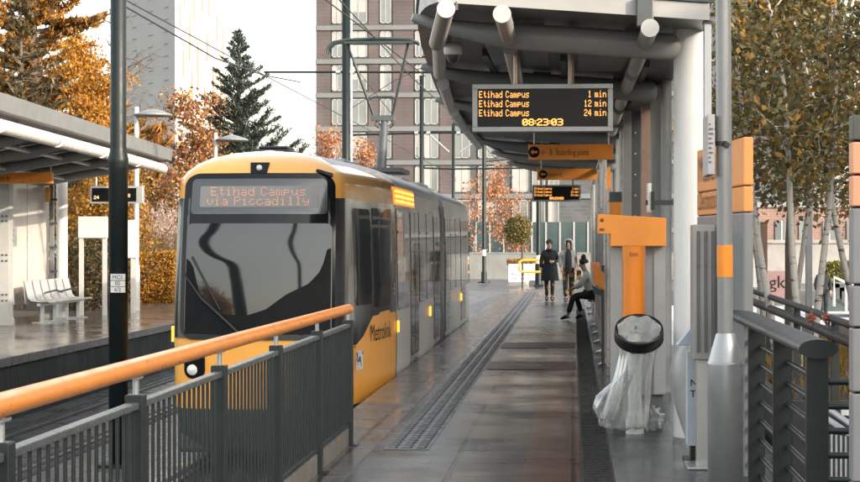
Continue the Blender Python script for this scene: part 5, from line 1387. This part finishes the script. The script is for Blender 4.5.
for ci, (px0, px1) in enumerate(wcols):
    x0, x1 = at(px0, 0, BY).x, at(px1, 0, BY).x
    for k, z in enumerate(ztop[:-1]):
        if ci >= 10 and k > 3: continue
        zb, zt = z - fl + .12, z - .55
        m2 = MB(); m2.box(x0, x1, BY - .09, BY + .002, zb, zt)
        w = obj('window', m2, win_glass, gb)
        fr = MB()
        for a_, b_, c_, d_ in ((x0, x0 + .09, zb, zt), (x1 - .09, x1, zb, zt), ((x0 + x1) / 2 - .04, (x0 + x1) / 2 + .04, zb, zt), (x0, x1, zb, zb + .09), (x0, x1, zt - .09, zt)):
            fr.box(a_, b_, BY - .13, BY - .085, c_, d_)
        obj('frame', fr, frame_w, w)
        if random.random() < .62:
            a_ = x0 + .1; b_ = x1 - .1
            if random.random() < .5: b_ = a_ + (b_ - a_) * random.uniform(.35, .6)
            hh = random.choice((1, 1, .6)); obj('blind', MB().box(a_, b_, BY - .10, BY - .088, zt - (zt - zb) * hh + .1, zt - .1), blind, w)
# ground floor glazing
obj('shop_front', MB().box(at(470, 0, BY).x, at(600, 0, BY).x, BY - .3, BY, -.3, 3.4), M('dark_shop_glass', (.03, .05, .055), .08, 0, .3, .3, coat=.5), gb)
for px_ in range(476, 600, 14): obj('mullion', MB().box(at(px_, 0, BY).x - .08, at(px_, 0, BY).x + .08, BY - .38, BY - .3, -.3, 3.4), frame_w, gb)
# red brick building further right (ground level)
rbld = thing('red_brick_block', 'low red brick block far behind the birches', 'building', (28, 150, -.8))
xa, xb_ = at(735, 0, 150).x, at(900, 0, 150).x
obj('wall', MB().box(xa, xb_, 150, 160, -1, 4.2), brickmat('warm_red_brick', (.16, .085, .065), (.125, .075, .06), (.16, .14, .125), .6, .2, .02), rbld)
obj('parapet', MB().box(xa - .2, xb_ + .2, 149.8, 160, 4.2, 4.6), mid_grey, rbld)
for i in range(7):
    x = xa + 1.2 + i * 1.75; w = obj('window', MB().box(x, x + .95, 149.9, 150, .6, 3.2), win_glass, rbld); obj('frame', MB().box(x - .1, x + 1.05, 149.86, 149.9, .45, .6).box(x + .44, x + .5, 149.86, 149.9, .6, 3.2), offwhite, w)
# white tower on the left
Yw = 230.
wt = thing('white_tower', 'pale high rise tower with a sunlit face of narrow slit windows', 'building', (-46, Yw, 0))
ce = at(175, 0, Yw); le = at(122, 0, Yw + 14); re = at(226, 0, Yw + 16)
H = 75
sunlit_render = M('tower_sunlit_render', (.50, .46, .40), .7, 0, .05, .2); shaded_render = M('tower_shaded_render', (.37, .355, .33), .7, 0, .05, .2)  # one render in two tones: sun and shade of the faces put into colour
bk = le + re - ce
mb = MB(); mb.add([(p.x, p.y, z) for z in (-1, H) for p in (ce, re, bk, le)], [(0, 1, 5, 4), (1, 2, 6, 5), (2, 3, 7, 6), (4, 5, 6, 7)]); obj('sunlit_wall', mb, sunlit_render, wt)
mb = MB(); mb.add([(p.x, p.y, z) for z in (-1, H) for p in (le, ce)], [(0, 1, 3, 2)]); obj('shaded_wall', mb, shaded_render, wt)
rv = re - ce; lv = le - ce
def wn(v, f, w, z0, z1, m_, nm):
    d = v.normalized(); n_ = Vector((d.y, -d.x, 0))
    if n_.y > 0: n_ = -n_
    a_ = ce + v * f; b_ = a_ + d * w
    obj(nm, MB().prism([(a_.x, a_.y, z0), (b_.x, b_.y, z0), (b_.x, b_.y, z1), (a_.x, a_.y, z1)], n_ * .12), m_, wt)
slit_m = M('slit_window_brown', (.30, .20, .15), .4, 0, .1, 1)
gl_m = M('tower_glass_grey', (.22, .24, .26), .2, 0, .2, .4, coat=.5)
pyz = lambda py: CZ + (241 - py) * (Yw + 8) / F
for f, p0, p1_ in ((.08, 30, 8), (.16, 8, -15), (.26, 62, 12), (.34, 20, -20), (.42, 90, 40), (.50, 8, -30), (.60, 58, 30), (.63, 12, -12), (.72, 95, 62), (.80, 42, 8), (.88, 110, 75), (.30, 100, 70), (.55, 110, 85), (.78, 118, 96), (.14, 78, 52), (.92, 50, 20)):
    wn(rv, f, .22 * 1.6, pyz(p0), pyz(p1_), slit_m, 'slit_window')
for k in range(12):
    for f, w in ((.12, 1.3), (.40, 1.5), (.72, 1.3)): wn(lv, f, w, pyz(118 - 12 * k), pyz(124 - 12 * k) + 2.0 * .5 - .3, gl_m, 'window')
# unseen block added out of frame on the right to keep the platform shaded
nb = thing('shade_block', 'unseen pale block added past the right picture edge to shade the platform', 'building', (22, 20, -.8))
SBX = 15.5
obj('wall', MB().box(SBX, SBX + 11, -40, 46, -.8, 8.75), M('pale_render', (.62, .58, .54), .8, 0, .08, .3), nb)  # pale so the added block bounces light onto the tram side
obj('parapet', MB().box(SBX - .15, SBX + 11.1, -40.1, 46.1, 8.75, 8.9), offwhite, nb)
for k in range(2):
    for i in range(14):
        y = -37 + i * 6; obj('window', MB().box(SBX - .06, SBX + .0, y, y + 2.2, .4 + k * 3.2, 2.3 + k * 3.2), win_glass, nb)
# ------------------------------------------------------------------ trees and plants
def leaf_mb(C, size, rnd_size=.35, aspect=.62, droop=0., dirs=None, fold=True):
    """one small folded leaf at each centre (numpy), each its own island"""
    n = len(C); C = np.asarray(C, float)
    if dirs is None:
        d = rng.normal(size=(n, 3)); d[:, 2] -= droop
    else: d = np.asarray(dirs, float) + rng.normal(size=(n, 3)) * .25
    d /= np.linalg.norm(d, axis=1, keepdims=True) + 1e-9
    r = rng.normal(size=(n, 3)); u = np.cross(d, r); u /= np.linalg.norm(u, axis=1, keepdims=True) + 1e-9
    s = (size * (1 + rnd_size * rng.uniform(-1, 1, n)))[:, None]
    nrm = np.cross(d, u)
    a = C - d * s * .5; b = C + d * s * .5; l = C - u * s * .5 * aspect + nrm * s * .12; rr = C + u * s * .5 * aspect + nrm * s * .12
    V = np.stack([a, l, b, rr], 1).reshape(-1, 3)
    mb = MB(); mb.v = [tuple(p) for p in V.tolist()]
    mb.f = [(4 * i, 4 * i + 1, 4 * i + 2, 4 * i + 3) for i in range(n)]; mb.mi = [0] * n; mb.sm = [False] * n
    return mb
def branch_pts(a, d, L_, bend=.25, k=5, rise=.0):
    p = Vector(a); d = Vector(d).normalized(); o = [p.copy()]
    for i in range(k):
        d = (d + Vector((random.gauss(0, bend), random.gauss(0, bend), random.gauss(0, bend) + rise)) * .5).normalized()
        p = p + d * (L_ / k); o.append(p.copy())
    return o
bark = M('bark_brown', (.075, .055, .042), .85, 0, .35, 7, bump=.6)
birch_bark = bpy.data.materials.new('birch_bark'); birch_bark.use_nodes = True
nt = birch_bark.node_tree; N = nt.nodes; L = nt.links; b = N['Principled BSDF']; b.inputs['Roughness'].default_value = .65
tc = N.new('ShaderNodeTexCoord'); mp = N.new('ShaderNodeMapping'); mp.inputs['Scale'].default_value = (6, 6, 22); L.new(tc.outputs['Object'], mp.inputs[0])
nz = N.new('ShaderNodeTexNoise'); nz.inputs['Scale'].default_value = 1.; nz.inputs['Detail'].default_value = 5; nz.inputs['Roughness'].default_value = .7; L.new(mp.outputs[0], nz.inputs['Vector'])
cr = N.new('ShaderNodeValToRGB'); cr.color_ramp.elements[0].position = .36; cr.color_ramp.elements[0].color = (.03, .027, .024, 1); cr.color_ramp.elements[1].position = .45; cr.color_ramp.elements[1].color = (.46, .43, .39, 1)
L.new(nz.outputs['Fac'], cr.inputs[0]); L.new(cr.outputs[0], b.inputs['Base Color'])

def broad_tree(name, base, H, spread, leafm, barkm, nleaf, lsize, label, cat='tree', group=None, stems=1, r0=.08, clear=.3, limbs=9, twigs=6, cl=.35, droop=.3, lean=.12, crown_name='crown', flat=1.0, seed=0, xmin=None):
    random.seed(seed + 5)
    base = Vector(base)
    t = thing(name, label, cat, base, group)
    tips = []; tk = MB()
    for s in range(stems):
        a = 2 * math.pi * s / max(1, stems) + .6
        off = Vector((math.cos(a), math.sin(a), 0)) * (.22 if stems > 1 else 0)
        d0 = Vector((math.cos(a) * lean, math.sin(a) * lean, 1)) if stems > 1 else Vector((random.uniform(-.05, .05), random.uniform(-.05, .05), 1))
        pts = branch_pts(base + off, d0, H * random.uniform(.82, 1.), .10, 10, .05)
        rs = [r0 * (1 - .85 * i / 10) / (stems ** .3) for i in range(11)]
        tk.tube(pts, rs, 9)
        for l in range(limbs):
            f = clear + (1 - clear) * (l + random.random()) / limbs
            i = min(9, int(f * 10)); p = pts[i].lerp(pts[i + 1], f * 10 - i)
            an = random.uniform(0, 6.28); up = random.uniform(.15, .9)
            ll = spread * (1.05 - .55 * (f - clear) / (1 - clear)) * random.uniform(.6, 1.1)
            bp = branch_pts(p, (math.cos(an), math.sin(an) * flat, up), ll, .3, 5, .04)
            if xmin is not None and min(q_.x for q_ in bp) < xmin: continue
            r_ = max(.006, rs[i] * .45); tk.tube(bp, [r_ * (1 - .8 * q / 5) for q in range(6)], 6)
            for w in range(twigs):
                j = random.randint(1, 4); tp = branch_pts(bp[j].lerp(bp[j + 1], random.random()), (random.gauss(0, 1), random.gauss(0, 1), random.gauss(.1, .6)), ll * random.uniform(.25, .5), .4, 3, -.05)
                tk.tube(tp, [r_ * .35, r_ * .25, r_ * .18, r_ * .1], 4, caps=False); tips += tp[1:]
            tips += bp[3:]
    obj('trunk', tk, barkm, t)
    T = np.array([tuple(p) for p in tips]); pick = rng.integers(0, len(T), nleaf)
    C = T[pick] + rng.normal(size=(nleaf, 3)) * cl * np.array([1, 1, .8])
    if xmin is not None: C = C[C[:, 0] > xmin]
    obj(crown_name, leaf_mb(C, lsize, .4, .66, droop), leafm, t)
    return t
# birches on the right
birch_leaf = leafmat('birch_leaves_autumn', [(.08, .088, .035), (.12, .125, .045), (.13, .11, .045), (.17, .13, .05), (.10, .105, .05), (.22, .14, .04), (.38, .20, .03), (.11, .105, .05)], .30)
birch_leaf2 = leafmat('birch_leaves_dull', [(.09, .095, .045), (.13, .12, .05), (.15, .12, .055), (.11, .11, .05), (.26, .15, .045)], .30)
bb = at(796, 0, 22.); bb.z = .33
broad_tree('birch_tree', bb, 6.2, 1.25, birch_leaf, birch_bark, 11500, .082, 'white stemmed birch clump with dull green and amber leaves in the raised planter', stems=3, r0=.062, clear=.30, limbs=12, twigs=7, cl=.20, lean=.10, group='birch trees by the railing', seed=1, xmin=1.55)
bb = at(778, 0, 27.); bb.z = .33
broad_tree('birch_tree', bb, 6.6, .95, birch_leaf2, birch_bark, 6500, .085, 'slender birch with sparse brownish leaves close behind the grey totem', stems=2, r0=.052, clear=.34, limbs=10, twigs=6, cl=.22, group='birch trees by the railing', seed=2, xmin=1.75)
bb = at(878, 0, 25.); bb.z = .33
broad_tree('birch_tree', bb, 6.4, 1.3, birch_leaf, birch_bark, 8500, .085, 'birch with a leaning pale stem at the picture edge beyond the railing corner', stems=2, r0=.058, clear=.28, limbs=10, twigs=7, cl=.22, lean=.2, group='birch trees by the railing', seed=3, xmin=1.6)
bb = at(790, 0, 48.); bb.z = -.8
broad_tree('street_tree', bb, 9.5, 3.0, birch_leaf2, bark, 3500, .15, 'darker leafy street tree filling the gap behind the birches', stems=1, r0=.14, clear=.36, limbs=14, twigs=6, cl=.4, seed=4)
bb = at(862, 0, 55.); bb.z = -.8
broad_tree('street_tree', bb, 8.5, 2.2, leafmat('amber_street_leaves', [(.12, .07, .02), (.22, .11, .025), (.06, .055, .02), (.3, .14, .03)], .3), bark, 2600, .15, 'amber tinted street tree beyond the grey totem at the picture edge', r0=.12, clear=.3, limbs=12, twigs=6, cl=.4, seed=5)
# ground plants in the planter
def tuft(C, h, w, n):
    mb = MB()
    for c in C:
        for k in range(n):
            a = random.uniform(0, 6.28); l = random.uniform(.15, .55) * h; hh = h * random.uniform(.6, 1.1)
            p = Vector(c); d = Vector((math.cos(a), math.sin(a), 0)); sd = Vector((-d.y, d.x, 0)) * w
            q = p + d * l * .45 + Vector((0, 0, hh * .65)); e = p + d * l + Vector((0, 0, hh))
            mb.add([p - sd, p + sd, q + sd * .7, q - sd * .7, e], [(0, 1, 2, 3), (3, 2, 4)])
    return mb
g = obj('ground_cover', tuft([(random.uniform(1.85, 5), random.uniform(16.5, 26), .33) for _ in range(420)], .26, .008, 9), leafmat('amber_ground_cover', [(.20, .11, .02), (.30, .16, .025), (.10, .085, .03), (.36, .20, .03), (.16, .12, .04)], .3)); g['kind'] = 'stuff'
rf = leafmat('pink_flower_heads', [(.35, .10, .07), (.5, .18, .12), (.28, .08, .06)], .2)
for i, (px_, py_, lb) in enumerate(((812, 317, 'left of two dried pink flower heads standing above the railing'), (828, 319, 'right of two dried pink flower heads standing above the railing'))):
    c = at(px_, py_, 16.8); t = thing('dried_flower', lb, 'plant', (c.x, 16.8, .33), 'dried pink flower heads')
    obj('stem', MB().tube([(c.x, 16.8, .33), (c.x + .01, 16.8, c.z)], .006, 6), bark, t)
    obj('flower_head', leaf_mb(rng.normal(size=(60, 3)) * np.array([.018, .018, .018]) + np.array(c), .035), rf, t)
# dark planter hedge
def clipped(name, x0, x1, y0_, y1_, z0, z1, m_, n, size, label, group=None, parent=None, gap=None):
    P = rng.uniform(0, 1, (n, 3)); f = rng.integers(0, 5, n)
    k = rng.uniform(.0, .10, n)
    P[f == 0, 0] = k[f == 0]; P[f == 1, 0] = 1 - k[f == 1]; P[f == 2, 1] = k[f == 2] ; P[f == 3, 2] = 1 - k[f == 3]; P[f == 4, 1] = k[f == 4]
    C = np.array([x0, y0_, z0]) + P * np.array([x1 - x0, y1_ - y0_, z1 - z0]) + rng.normal(size=(n, 3)) * size * .45
    return C
hed = leafmat('yellow_green_hedge', [(.10, .10, .02), (.18, .15, .03), (.07, .08, .02), (.22, .19, .04)], .3)
a = at(826, 281, 72); b_ = at(852, 264, 72)
o = obj('hedge', leaf_mb(clipped('', a.x, b_.x, 72.1, 73, a.z - .2, b_.z, None, 2600, .12, ''), .13), hed, dp_)
# round tree and flowers of the white planter
c = at(518, 230, 93.5)
C = rng.normal(size=(2200, 3)); C /= np.linalg.norm(C, axis=1, keepdims=True); C *= (rng.uniform(.3, 1, (2200, 1)) ** .4) * np.array([.66, .66, .68]); C += np.array(c) + rng.normal(size=(2200, 3)) * .06
obj('crown', leaf_mb(C, .12), leafmat('round_tree_leaves', [(.05, .055, .015), (.09, .08, .015), (.16, .11, .02), (.04, .05, .02), (.22, .13, .02)], .35), pt)
a = at(507, 0, 93.2).x; b_ = at(537, 0, 93.2).x; zt = at(0, 264, 93.2).z
C = np.stack([rng.uniform(a, b_, 700), rng.uniform(93, 94.2, 700), zt + rng.uniform(-.02, .26, 700)], 1)
obj('bedding', leaf_mb(C, .11), leafmat('bedding_leaves', [(.06, .07, .02), (.30, .13, .02), (.05, .05, .02), (.42, .18, .02)], .3), pt)

# --- left side: golden pine, birch yellow, russet shrub tree, conifer
def conifer(name, base, H, R_, leafm, nb, label, tuft_n=10, needle=.22, nw=.05, clear=.08, up=.25, dens=1., group=None, seed=0, top_pow=.9):
    random.seed(seed + 77); base = Vector(base)
    t = thing(name, label, 'tree', base, group)
    tk = MB(); tk.tube([base, base + Vector((.05, 0, H * .5)), base + Vector((0, 0, H))], [.02 * H, .012 * H, .012], 9)
    CC, DD = [], []
    for i in range(nb):
        f = clear + (1 - clear) * ((i + random.random()) / nb)
        z = H * f; L_ = R_ * (1 - ((f - clear) / (1 - clear)) ** (1 / top_pow)) * random.uniform(.55, 1.15) + .12
        an = i * 2.399 + random.gauss(0, .3)
        d = Vector((math.cos(an), math.sin(an), random.gauss(up, .12)))
        bp = branch_pts(base + Vector((0, 0, z)), d, L_, .12, 6, .12)
        tk.tube(bp, [.035 * L_ * (1 - .85 * q / 6) + .004 for q in range(7)], 5)
        m_ = max(3, int(L_ * 7 * dens))
        for k in range(m_):
            u = (k + random.random()) / m_; u = .18 + .82 * u; q = min(5, int(u * 6)); p = bp[q].lerp(bp[q + 1], u * 6 - q)
            td = (bp[q + 1] - bp[q]).normalized()
            for s in (-1, 1):
                sl = L_ * .30 * (1 - u * .6) * random.uniform(.5, 1.1)
                sd = (td + Vector((-td.y, td.x, 0)) * s * random.uniform(.5, 1.1) + Vector((0, 0, random.uniform(.0, .35)))).normalized()
                nn = max(2, int(sl / (needle * .35)))
                for w in range(nn):
                    c = p + sd * sl * (w + 1) / nn
                    for x in range(max(1, int(tuft_n / 4))):
                        CC.append(tuple(c + Vector((random.gauss(0, .04), random.gauss(0, .04), random.gauss(0, .03)))))
                        DD.append(tuple(sd * .8 + Vector((random.gauss(0, .5), random.gauss(0, .5), random.gauss(.25, .5)))))
    obj('trunk', tk, bark, t)
    obj('crown', leaf_mb(np.array(CC), needle, .4, nw, dirs=np.array(DD)), leafm, t)
    return t
pine_dark = leafmat('dark_pine_needles', [(.014, .026, .022), (.02, .034, .026), (.026, .04, .03), (.035, .045, .03)], .2)
gold_need = leafmat('golden_needles', [(.26, .105, .012), (.36, .15, .015), (.10, .055, .015), (.42, .20, .03), (.045, .035, .015), (.20, .085, .014), (.03, .028, .014)], .3)
gold_leaf = leafmat('golden_birch_leaves', [(.34, .15, .015), (.44, .20, .02), (.24, .10, .012), (.50, .25, .03), (.16, .08, .015)], .45)
russet = leafmat('russet_leaves', [(.22, .085, .03), (.30, .12, .04), (.14, .06, .03), (.36, .17, .05), (.18, .075, .04), (.42, .22, .04)], .35)
bronze = leafmat('bronze_leaves', [(.06, .045, .02), (.11, .065, .018), (.18, .09, .02), (.04, .04, .02)], .3)  # dull bronze and olive colours, picked per leaf
b0 = at(238, 0, 74); b0.z = -.05
conifer('pine_tree', b0, at(0, 33, 74).z, 3.7, pine_dark, 150, 'dark green pine with upswept branches against the white sky', needle=.26, nw=.16, tuft_n=14, clear=.10, up=.42, dens=1.15, seed=1, top_pow=.95)
b0 = at(30, 0, 60); b0.z = -.05
conifer('golden_larch', b0, 15.5, 5.2, gold_need, 190, 'large golden larch with layered branches filling the upper corner', needle=.34, nw=.24, tuft_n=14, clear=.14, up=.10, dens=.95, seed=2, top_pow=1.6)
b0 = at(-45, 0, 52); b0.z = -.05
conifer('golden_larch', b0, 12, 4, gold_need, 120, 'second golden larch cut by the left picture edge', needle=.28, nw=.2, tuft_n=12, clear=.2, up=.12, dens=.7, seed=3, top_pow=1.6)
b0 = at(20, 0, 50); b0.z = -.05
conifer('dark_conifer', b0, 8.2, 2.6, leafmat('olive_needles', [(.03, .03, .012), (.06, .045, .015), (.10, .06, .015), (.025, .028, .015)], .25), 60, 'dark olive conifer boughs in front of the golden larch', needle=.28, nw=.18, tuft_n=10, clear=.38, up=.05, dens=.8, seed=4, top_pow=1.4)
b0 = at(88, 0, 56); b0.z = -.05
broad_tree('golden_birch', b0, 7.4, 1.35, gold_leaf, bark, 11000, .10, 'bright golden weeping tree beside the dark pole', r0=.09, clear=.2, limbs=22, twigs=8, cl=.22, droop=1.2, seed=6)
b0 = at(112, 0, 53); b0.z = -.05
broad_tree('golden_birch', b0, 4.9, .9, gold_leaf, bark, 5200, .10, 'lower golden tree seen both sides of the dark pole', r0=.07, clear=.1, limbs=20, twigs=8, cl=.22, droop=.8, seed=7)
b0 = at(182, 0, 66); b0.z = -.05
broad_tree('russet_tree', b0, 6.9, 1.7, russet, bark, 4200, .13, 'russet leaved tree with fine bare twigs left of the pine', r0=.10, clear=.12, limbs=26, twigs=9, cl=.24, seed=8)
b0 = at(150, 0, 62); b0.z = -.05
broad_tree('russet_tree', b0, 5.4, 1.2, russet, bark, 2600, .12, 'smaller russet tree behind the disc lamp', r0=.08, clear=.1, limbs=22, twigs=8, cl=.22, seed=9)
b0 = at(205, 0, 68); b0.z = -.05
broad_tree('russet_tree', b0, 4.6, 1.2, bronze, bark, 3600, .13, 'low bronze bush tree in front of the pine', r0=.08, clear=.08, limbs=22, twigs=8, cl=.25, seed=10)
# bare tree behind the dark pole
random.seed(21)
b0 = at(108, 0, 80); b0.z = -.05
t = thing('bare_tree', 'bare tree whose dark twigs show against the pale tower', 'tree', b0)
tk = MB(); tk.tube([b0, b0 + Vector((.1, 0, 5)), b0 + Vector((.2, 0, 10.5))], [.16, .11, .03], 8)
for i in range(20):
    z = random.uniform(5.5, 10.5); an = random.choice((random.uniform(-.7, .9), random.uniform(0, 6.28)))
    bp = branch_pts(b0 + Vector((.15, 0, z)), (math.cos(an), math.sin(an), .35), random.uniform(1.6, 3.0), .3, 6, .03); tk.tube(bp, [.035, .03, .024, .018, .013, .009, .006], 5)
    for k in range(8):
        j = random.randint(1, 5); tp = branch_pts(bp[j], (random.gauss(.3, .8), random.gauss(0, .8), random.gauss(.3, .5)), random.uniform(.4, 1.1), .35, 4); tk.tube(tp, [.012, .010, .008, .006, .004], 4, caps=False)
obj('trunk', tk, bark, t)
# shrubs behind the opposite platform
def shrub(px, py_top, Y, w, m_, n, ls_, label, dz=0., group='shrubs behind the opposite platform', d=.8):
    c = at(px, py_top, Y); h_ = c.z + .1
    t = thing('shrub', label, 'shrub', (c.x, Y, -.05), group)
    tk = MB(); tips = []
    for i in range(14):
        bp = branch_pts((c.x + random.gauss(0, .1), Y + random.gauss(0, .1), -.05), (random.gauss(0, .5), random.gauss(0, .4), 1), h_ * random.uniform(.6, 1.), .3, 4); tk.tube(bp, [.02, .016, .012, .008, .005], 5)
    obj('stems', tk, bark, t)
    C = rng.normal(size=(n, 3)); C /= np.linalg.norm(C, axis=1, keepdims=True); C *= rng.uniform(.35, 1., (n, 1)) ** .5
    lump = np.array([mnoise.noise(Vector(p) * 2.2 + Vector((px, 0, 0))) for p in C]); C *= (1 + .45 * lump)[:, None]
    C = C * np.array([w, d, h_ * .55]) + np.array([c.x, Y, h_ * .48]); C = C[C[:, 2] > -.02]
    obj('foliage', leaf_mb(C, ls_), m_, t)
    return t
dark_leaf = leafmat('dark_shrub_leaves', [(.03, .032, .014), (.05, .045, .018), (.09, .06, .015), (.024, .028, .016), (.16, .085, .015)], .3)  # dark greens with a few ambers, picked per leaf
gold_shrub = leafmat('golden_shrub_leaves', [(.34, .16, .012), (.44, .22, .02), (.20, .10, .015), (.10, .06, .015), (.5, .27, .03)], .4)
shrub(92, 168, 52, 1.0, gold_shrub, 4200, .10, 'tall golden shrub behind the white information board')
shrub(78, 240, 48.5, .75, dark_leaf, 2600, .10, 'dark low shrub beside the white column of the opposite shelter')
shrub(108, 232, 50, .7, dark_leaf, 2600, .10, 'dark green shrub between the board legs and the dark pole')
shrub(122, 165, 54, 1.0, gold_shrub, 3600, .10, 'golden shrub directly behind the dark pole')
shrub(150, 185, 60, 1.3, bronze, 4200, .12, 'bronze shrub behind the pampas grass')
shrub(176, 175, 62, 1.2, russet, 3600, .12, 'russet shrub against the tram front corner')
shrub(60, 190, 55, 1.6, gold_shrub, 3600, .11, 'golden shrub seen through the opposite shelter')
# clipped hedge blocks
hm_ = leafmat('golden_hedge_leaves', [(.34, .15, .012), (.44, .20, .02), (.24, .11, .012), (.50, .26, .03), (.16, .08, .015)], .35)
for px0, px1, pyt, lb in ((137, 154, 255, 'golden clipped hedge block nearer the dark pole'), (156, 174, 252.5, 'golden clipped hedge block nearer the tram')):
    a = at(px0, 303, 54); b_ = at(px1, pyt, 54)
    t = thing('clipped_hedge', lb, 'hedge', ((a.x + b_.x) / 2, 54, 0), 'clipped golden hedges')
    obj('core', MB().box(a.x + .06, b_.x - .06, 54.1, 55.4, -.03, b_.z - .06), M('hedge_twigs', (.07, .04, .012), .9, 0, .4, 9), t)
    obj('foliage', leaf_mb(clipped('', a.x, b_.x, 54, 55.4, 0, b_.z, None, 4200, .07, ''), .075), hm_, t)
# pampas grass
pa_l = leafmat('pampas_plumes', [(.46, .34, .29), (.56, .44, .38), (.38, .27, .23)], .3)
pa_g = leafmat('pampas_blades', [(.16, .11, .05), (.22, .16, .08), (.10, .08, .04)], .3)
for px_, pyt, lb in ((150, 198, 'pampas grass clump with pinkish plumes above the hedge'), (166, 205, 'second pampas grass clump closest to the tram')):
    c = at(px_, pyt, 57); t = thing('pampas_grass', lb, 'plant', (c.x, 57, -.03), 'pampas grass clumps')
    obj('blades', tuft([(c.x + random.gauss(0, .22), 57 + random.gauss(0, .2), -.03) for _ in range(60)], 1.9, .012, 10), pa_g, t)
    C, D = [], []
    for i in range(26):
        x0 = c.x + random.gauss(0, .30); y0_ = 57 + random.gauss(0, .25); zt = c.z - abs(random.gauss(0, .35)); ln = Vector((random.gauss(0, .14), random.gauss(0, .1), 1))
        for k in range(60):
            u = random.random(); r_ = .075 * math.sin(math.pi * min(1, u + .12)) + .01
            C.append((x0 + ln.x * u * .6 + random.gauss(0, r_), y0_ + random.gauss(0, r_), zt - .7 + u * .7)); D.append((ln.x + random.gauss(0, .4), random.gauss(0, .4), .9))
    obj('plumes', leaf_mb(np.array(C), .085, .4, .22, dirs=np.array(D)), pa_l, t)
# autumn street trees in front of the grey tower
orange_far = leafmat('orange_far_leaves', [(.30, .12, .05), (.38, .16, .06), (.24, .11, .06), (.30, .15, .07)], .3)
for i, (px_, pyt, Y, H_, n, lb) in enumerate(((322, 118, 120, 0, 3000, 'orange leaved tree at the left corner of the grey tower'), (366, 138, 118, 0, 2600, 'orange leaved tree behind the tram roof'), (300, 140, 128, 0, 1800, 'small orange tree right of the pine'), (470, 165, 112, 0, 450, 'thinning russet tree behind the rear of the tram'), (508, 150, 125, 0, 2200, 'thin russet tree behind the round planter tree'))):
    c = at(px_, pyt, Y); b0 = Vector((c.x, Y, -.2))
    broad_tree('autumn_tree', b0, c.z * .95, 1.7, orange_far, bark, n, .17, lb, r0=.10, clear=.2, limbs=16, twigs=7, cl=.34, group='autumn street trees', seed=30 + i)

b0 = Vector((-13.6, -14, -.03))  # unseen tree added to warm the foot of the windscreen reflection
broad_tree('reflection_tree', b0, 5.6, 2.0, gold_leaf, bark, 9000, .14, 'golden tree added behind the viewer for its warm reflection in the tram windscreen', r0=.14, clear=.15, limbs=18, twigs=7, cl=.35, seed=61)
# ------------------------------------------------------------------ light, sky, camera
SUN_AZ_X, SUN_AZ_Y, SUN_Z = .76, -.56, .28            # direction towards the sun
d = Vector((SUN_AZ_X, SUN_AZ_Y, SUN_Z)).normalized()
sl = bpy.data.lights.new('sun', 'SUN'); sl.energy = 2.3; sl.angle = math.radians(.5); sl.color = (1, .86, .68)
so = bpy.data.objects.new('sun', sl); COL.objects.link(so); so.rotation_euler = d.to_track_quat('Z', 'Y').to_euler()
w = bpy.data.worlds.new('World'); sc.world = w; w.use_nodes = True
nt = w.node_tree; N = nt.nodes; L = nt.links
sk = N.new('ShaderNodeTexSky'); sk.sky_type = 'NISHITA'; sk.sun_disc = False
sk.sun_elevation = math.asin(d.z); sk.sun_rotation = math.atan2(d.x, d.y)
sk.air_density = 1.0; sk.dust_density = 3.0; sk.ozone_density = 1.0; sk.altitude = 50
bgn = N['Background']; bgn.inputs['Strength'].default_value = .14
hs = N.new('ShaderNodeHueSaturation'); hs.inputs['Saturation'].default_value = .42; hs.inputs['Value'].default_value = 1.9
wt_ = N.new('ShaderNodeMix'); wt_.data_type = 'RGBA'; wt_.blend_type = 'MULTIPLY'; wt_.inputs[0].default_value = 1; wt_.inputs[7].default_value = (1, .96, .895, 1)
L.new(sk.outputs[0], hs.inputs['Color']); L.new(hs.outputs[0], wt_.inputs[6]); L.new(wt_.outputs[2], bgn.inputs['Color'])
vs_ = sc.view_settings; vs_.view_transform = 'Standard'; vs_.look = 'None'; vs_.gamma = 1; vs_.exposure = 1.38; vs_.use_curve_mapping = False
cd = bpy.data.cameras.new('camera'); cam_o = bpy.data.objects.new('camera', cd); COL.objects.link(cam_o)
cd.sensor_fit = 'HORIZONTAL'; cd.sensor_width = 36; cd.lens = 36 * F / 860
cam_o.location = (0, 0, CZ); cam_o.rotation_euler = (math.pi / 2, 0, TH)
cd.clip_start = .1; cd.clip_end = 5000
cd.dof.use_dof = True; cd.dof.focus_distance = 22; cd.dof.aperture_fstop = 28
sc.camera = cam_o
sc.cycles.max_bounces = 8; sc.cycles.transparent_max_bounces = 16
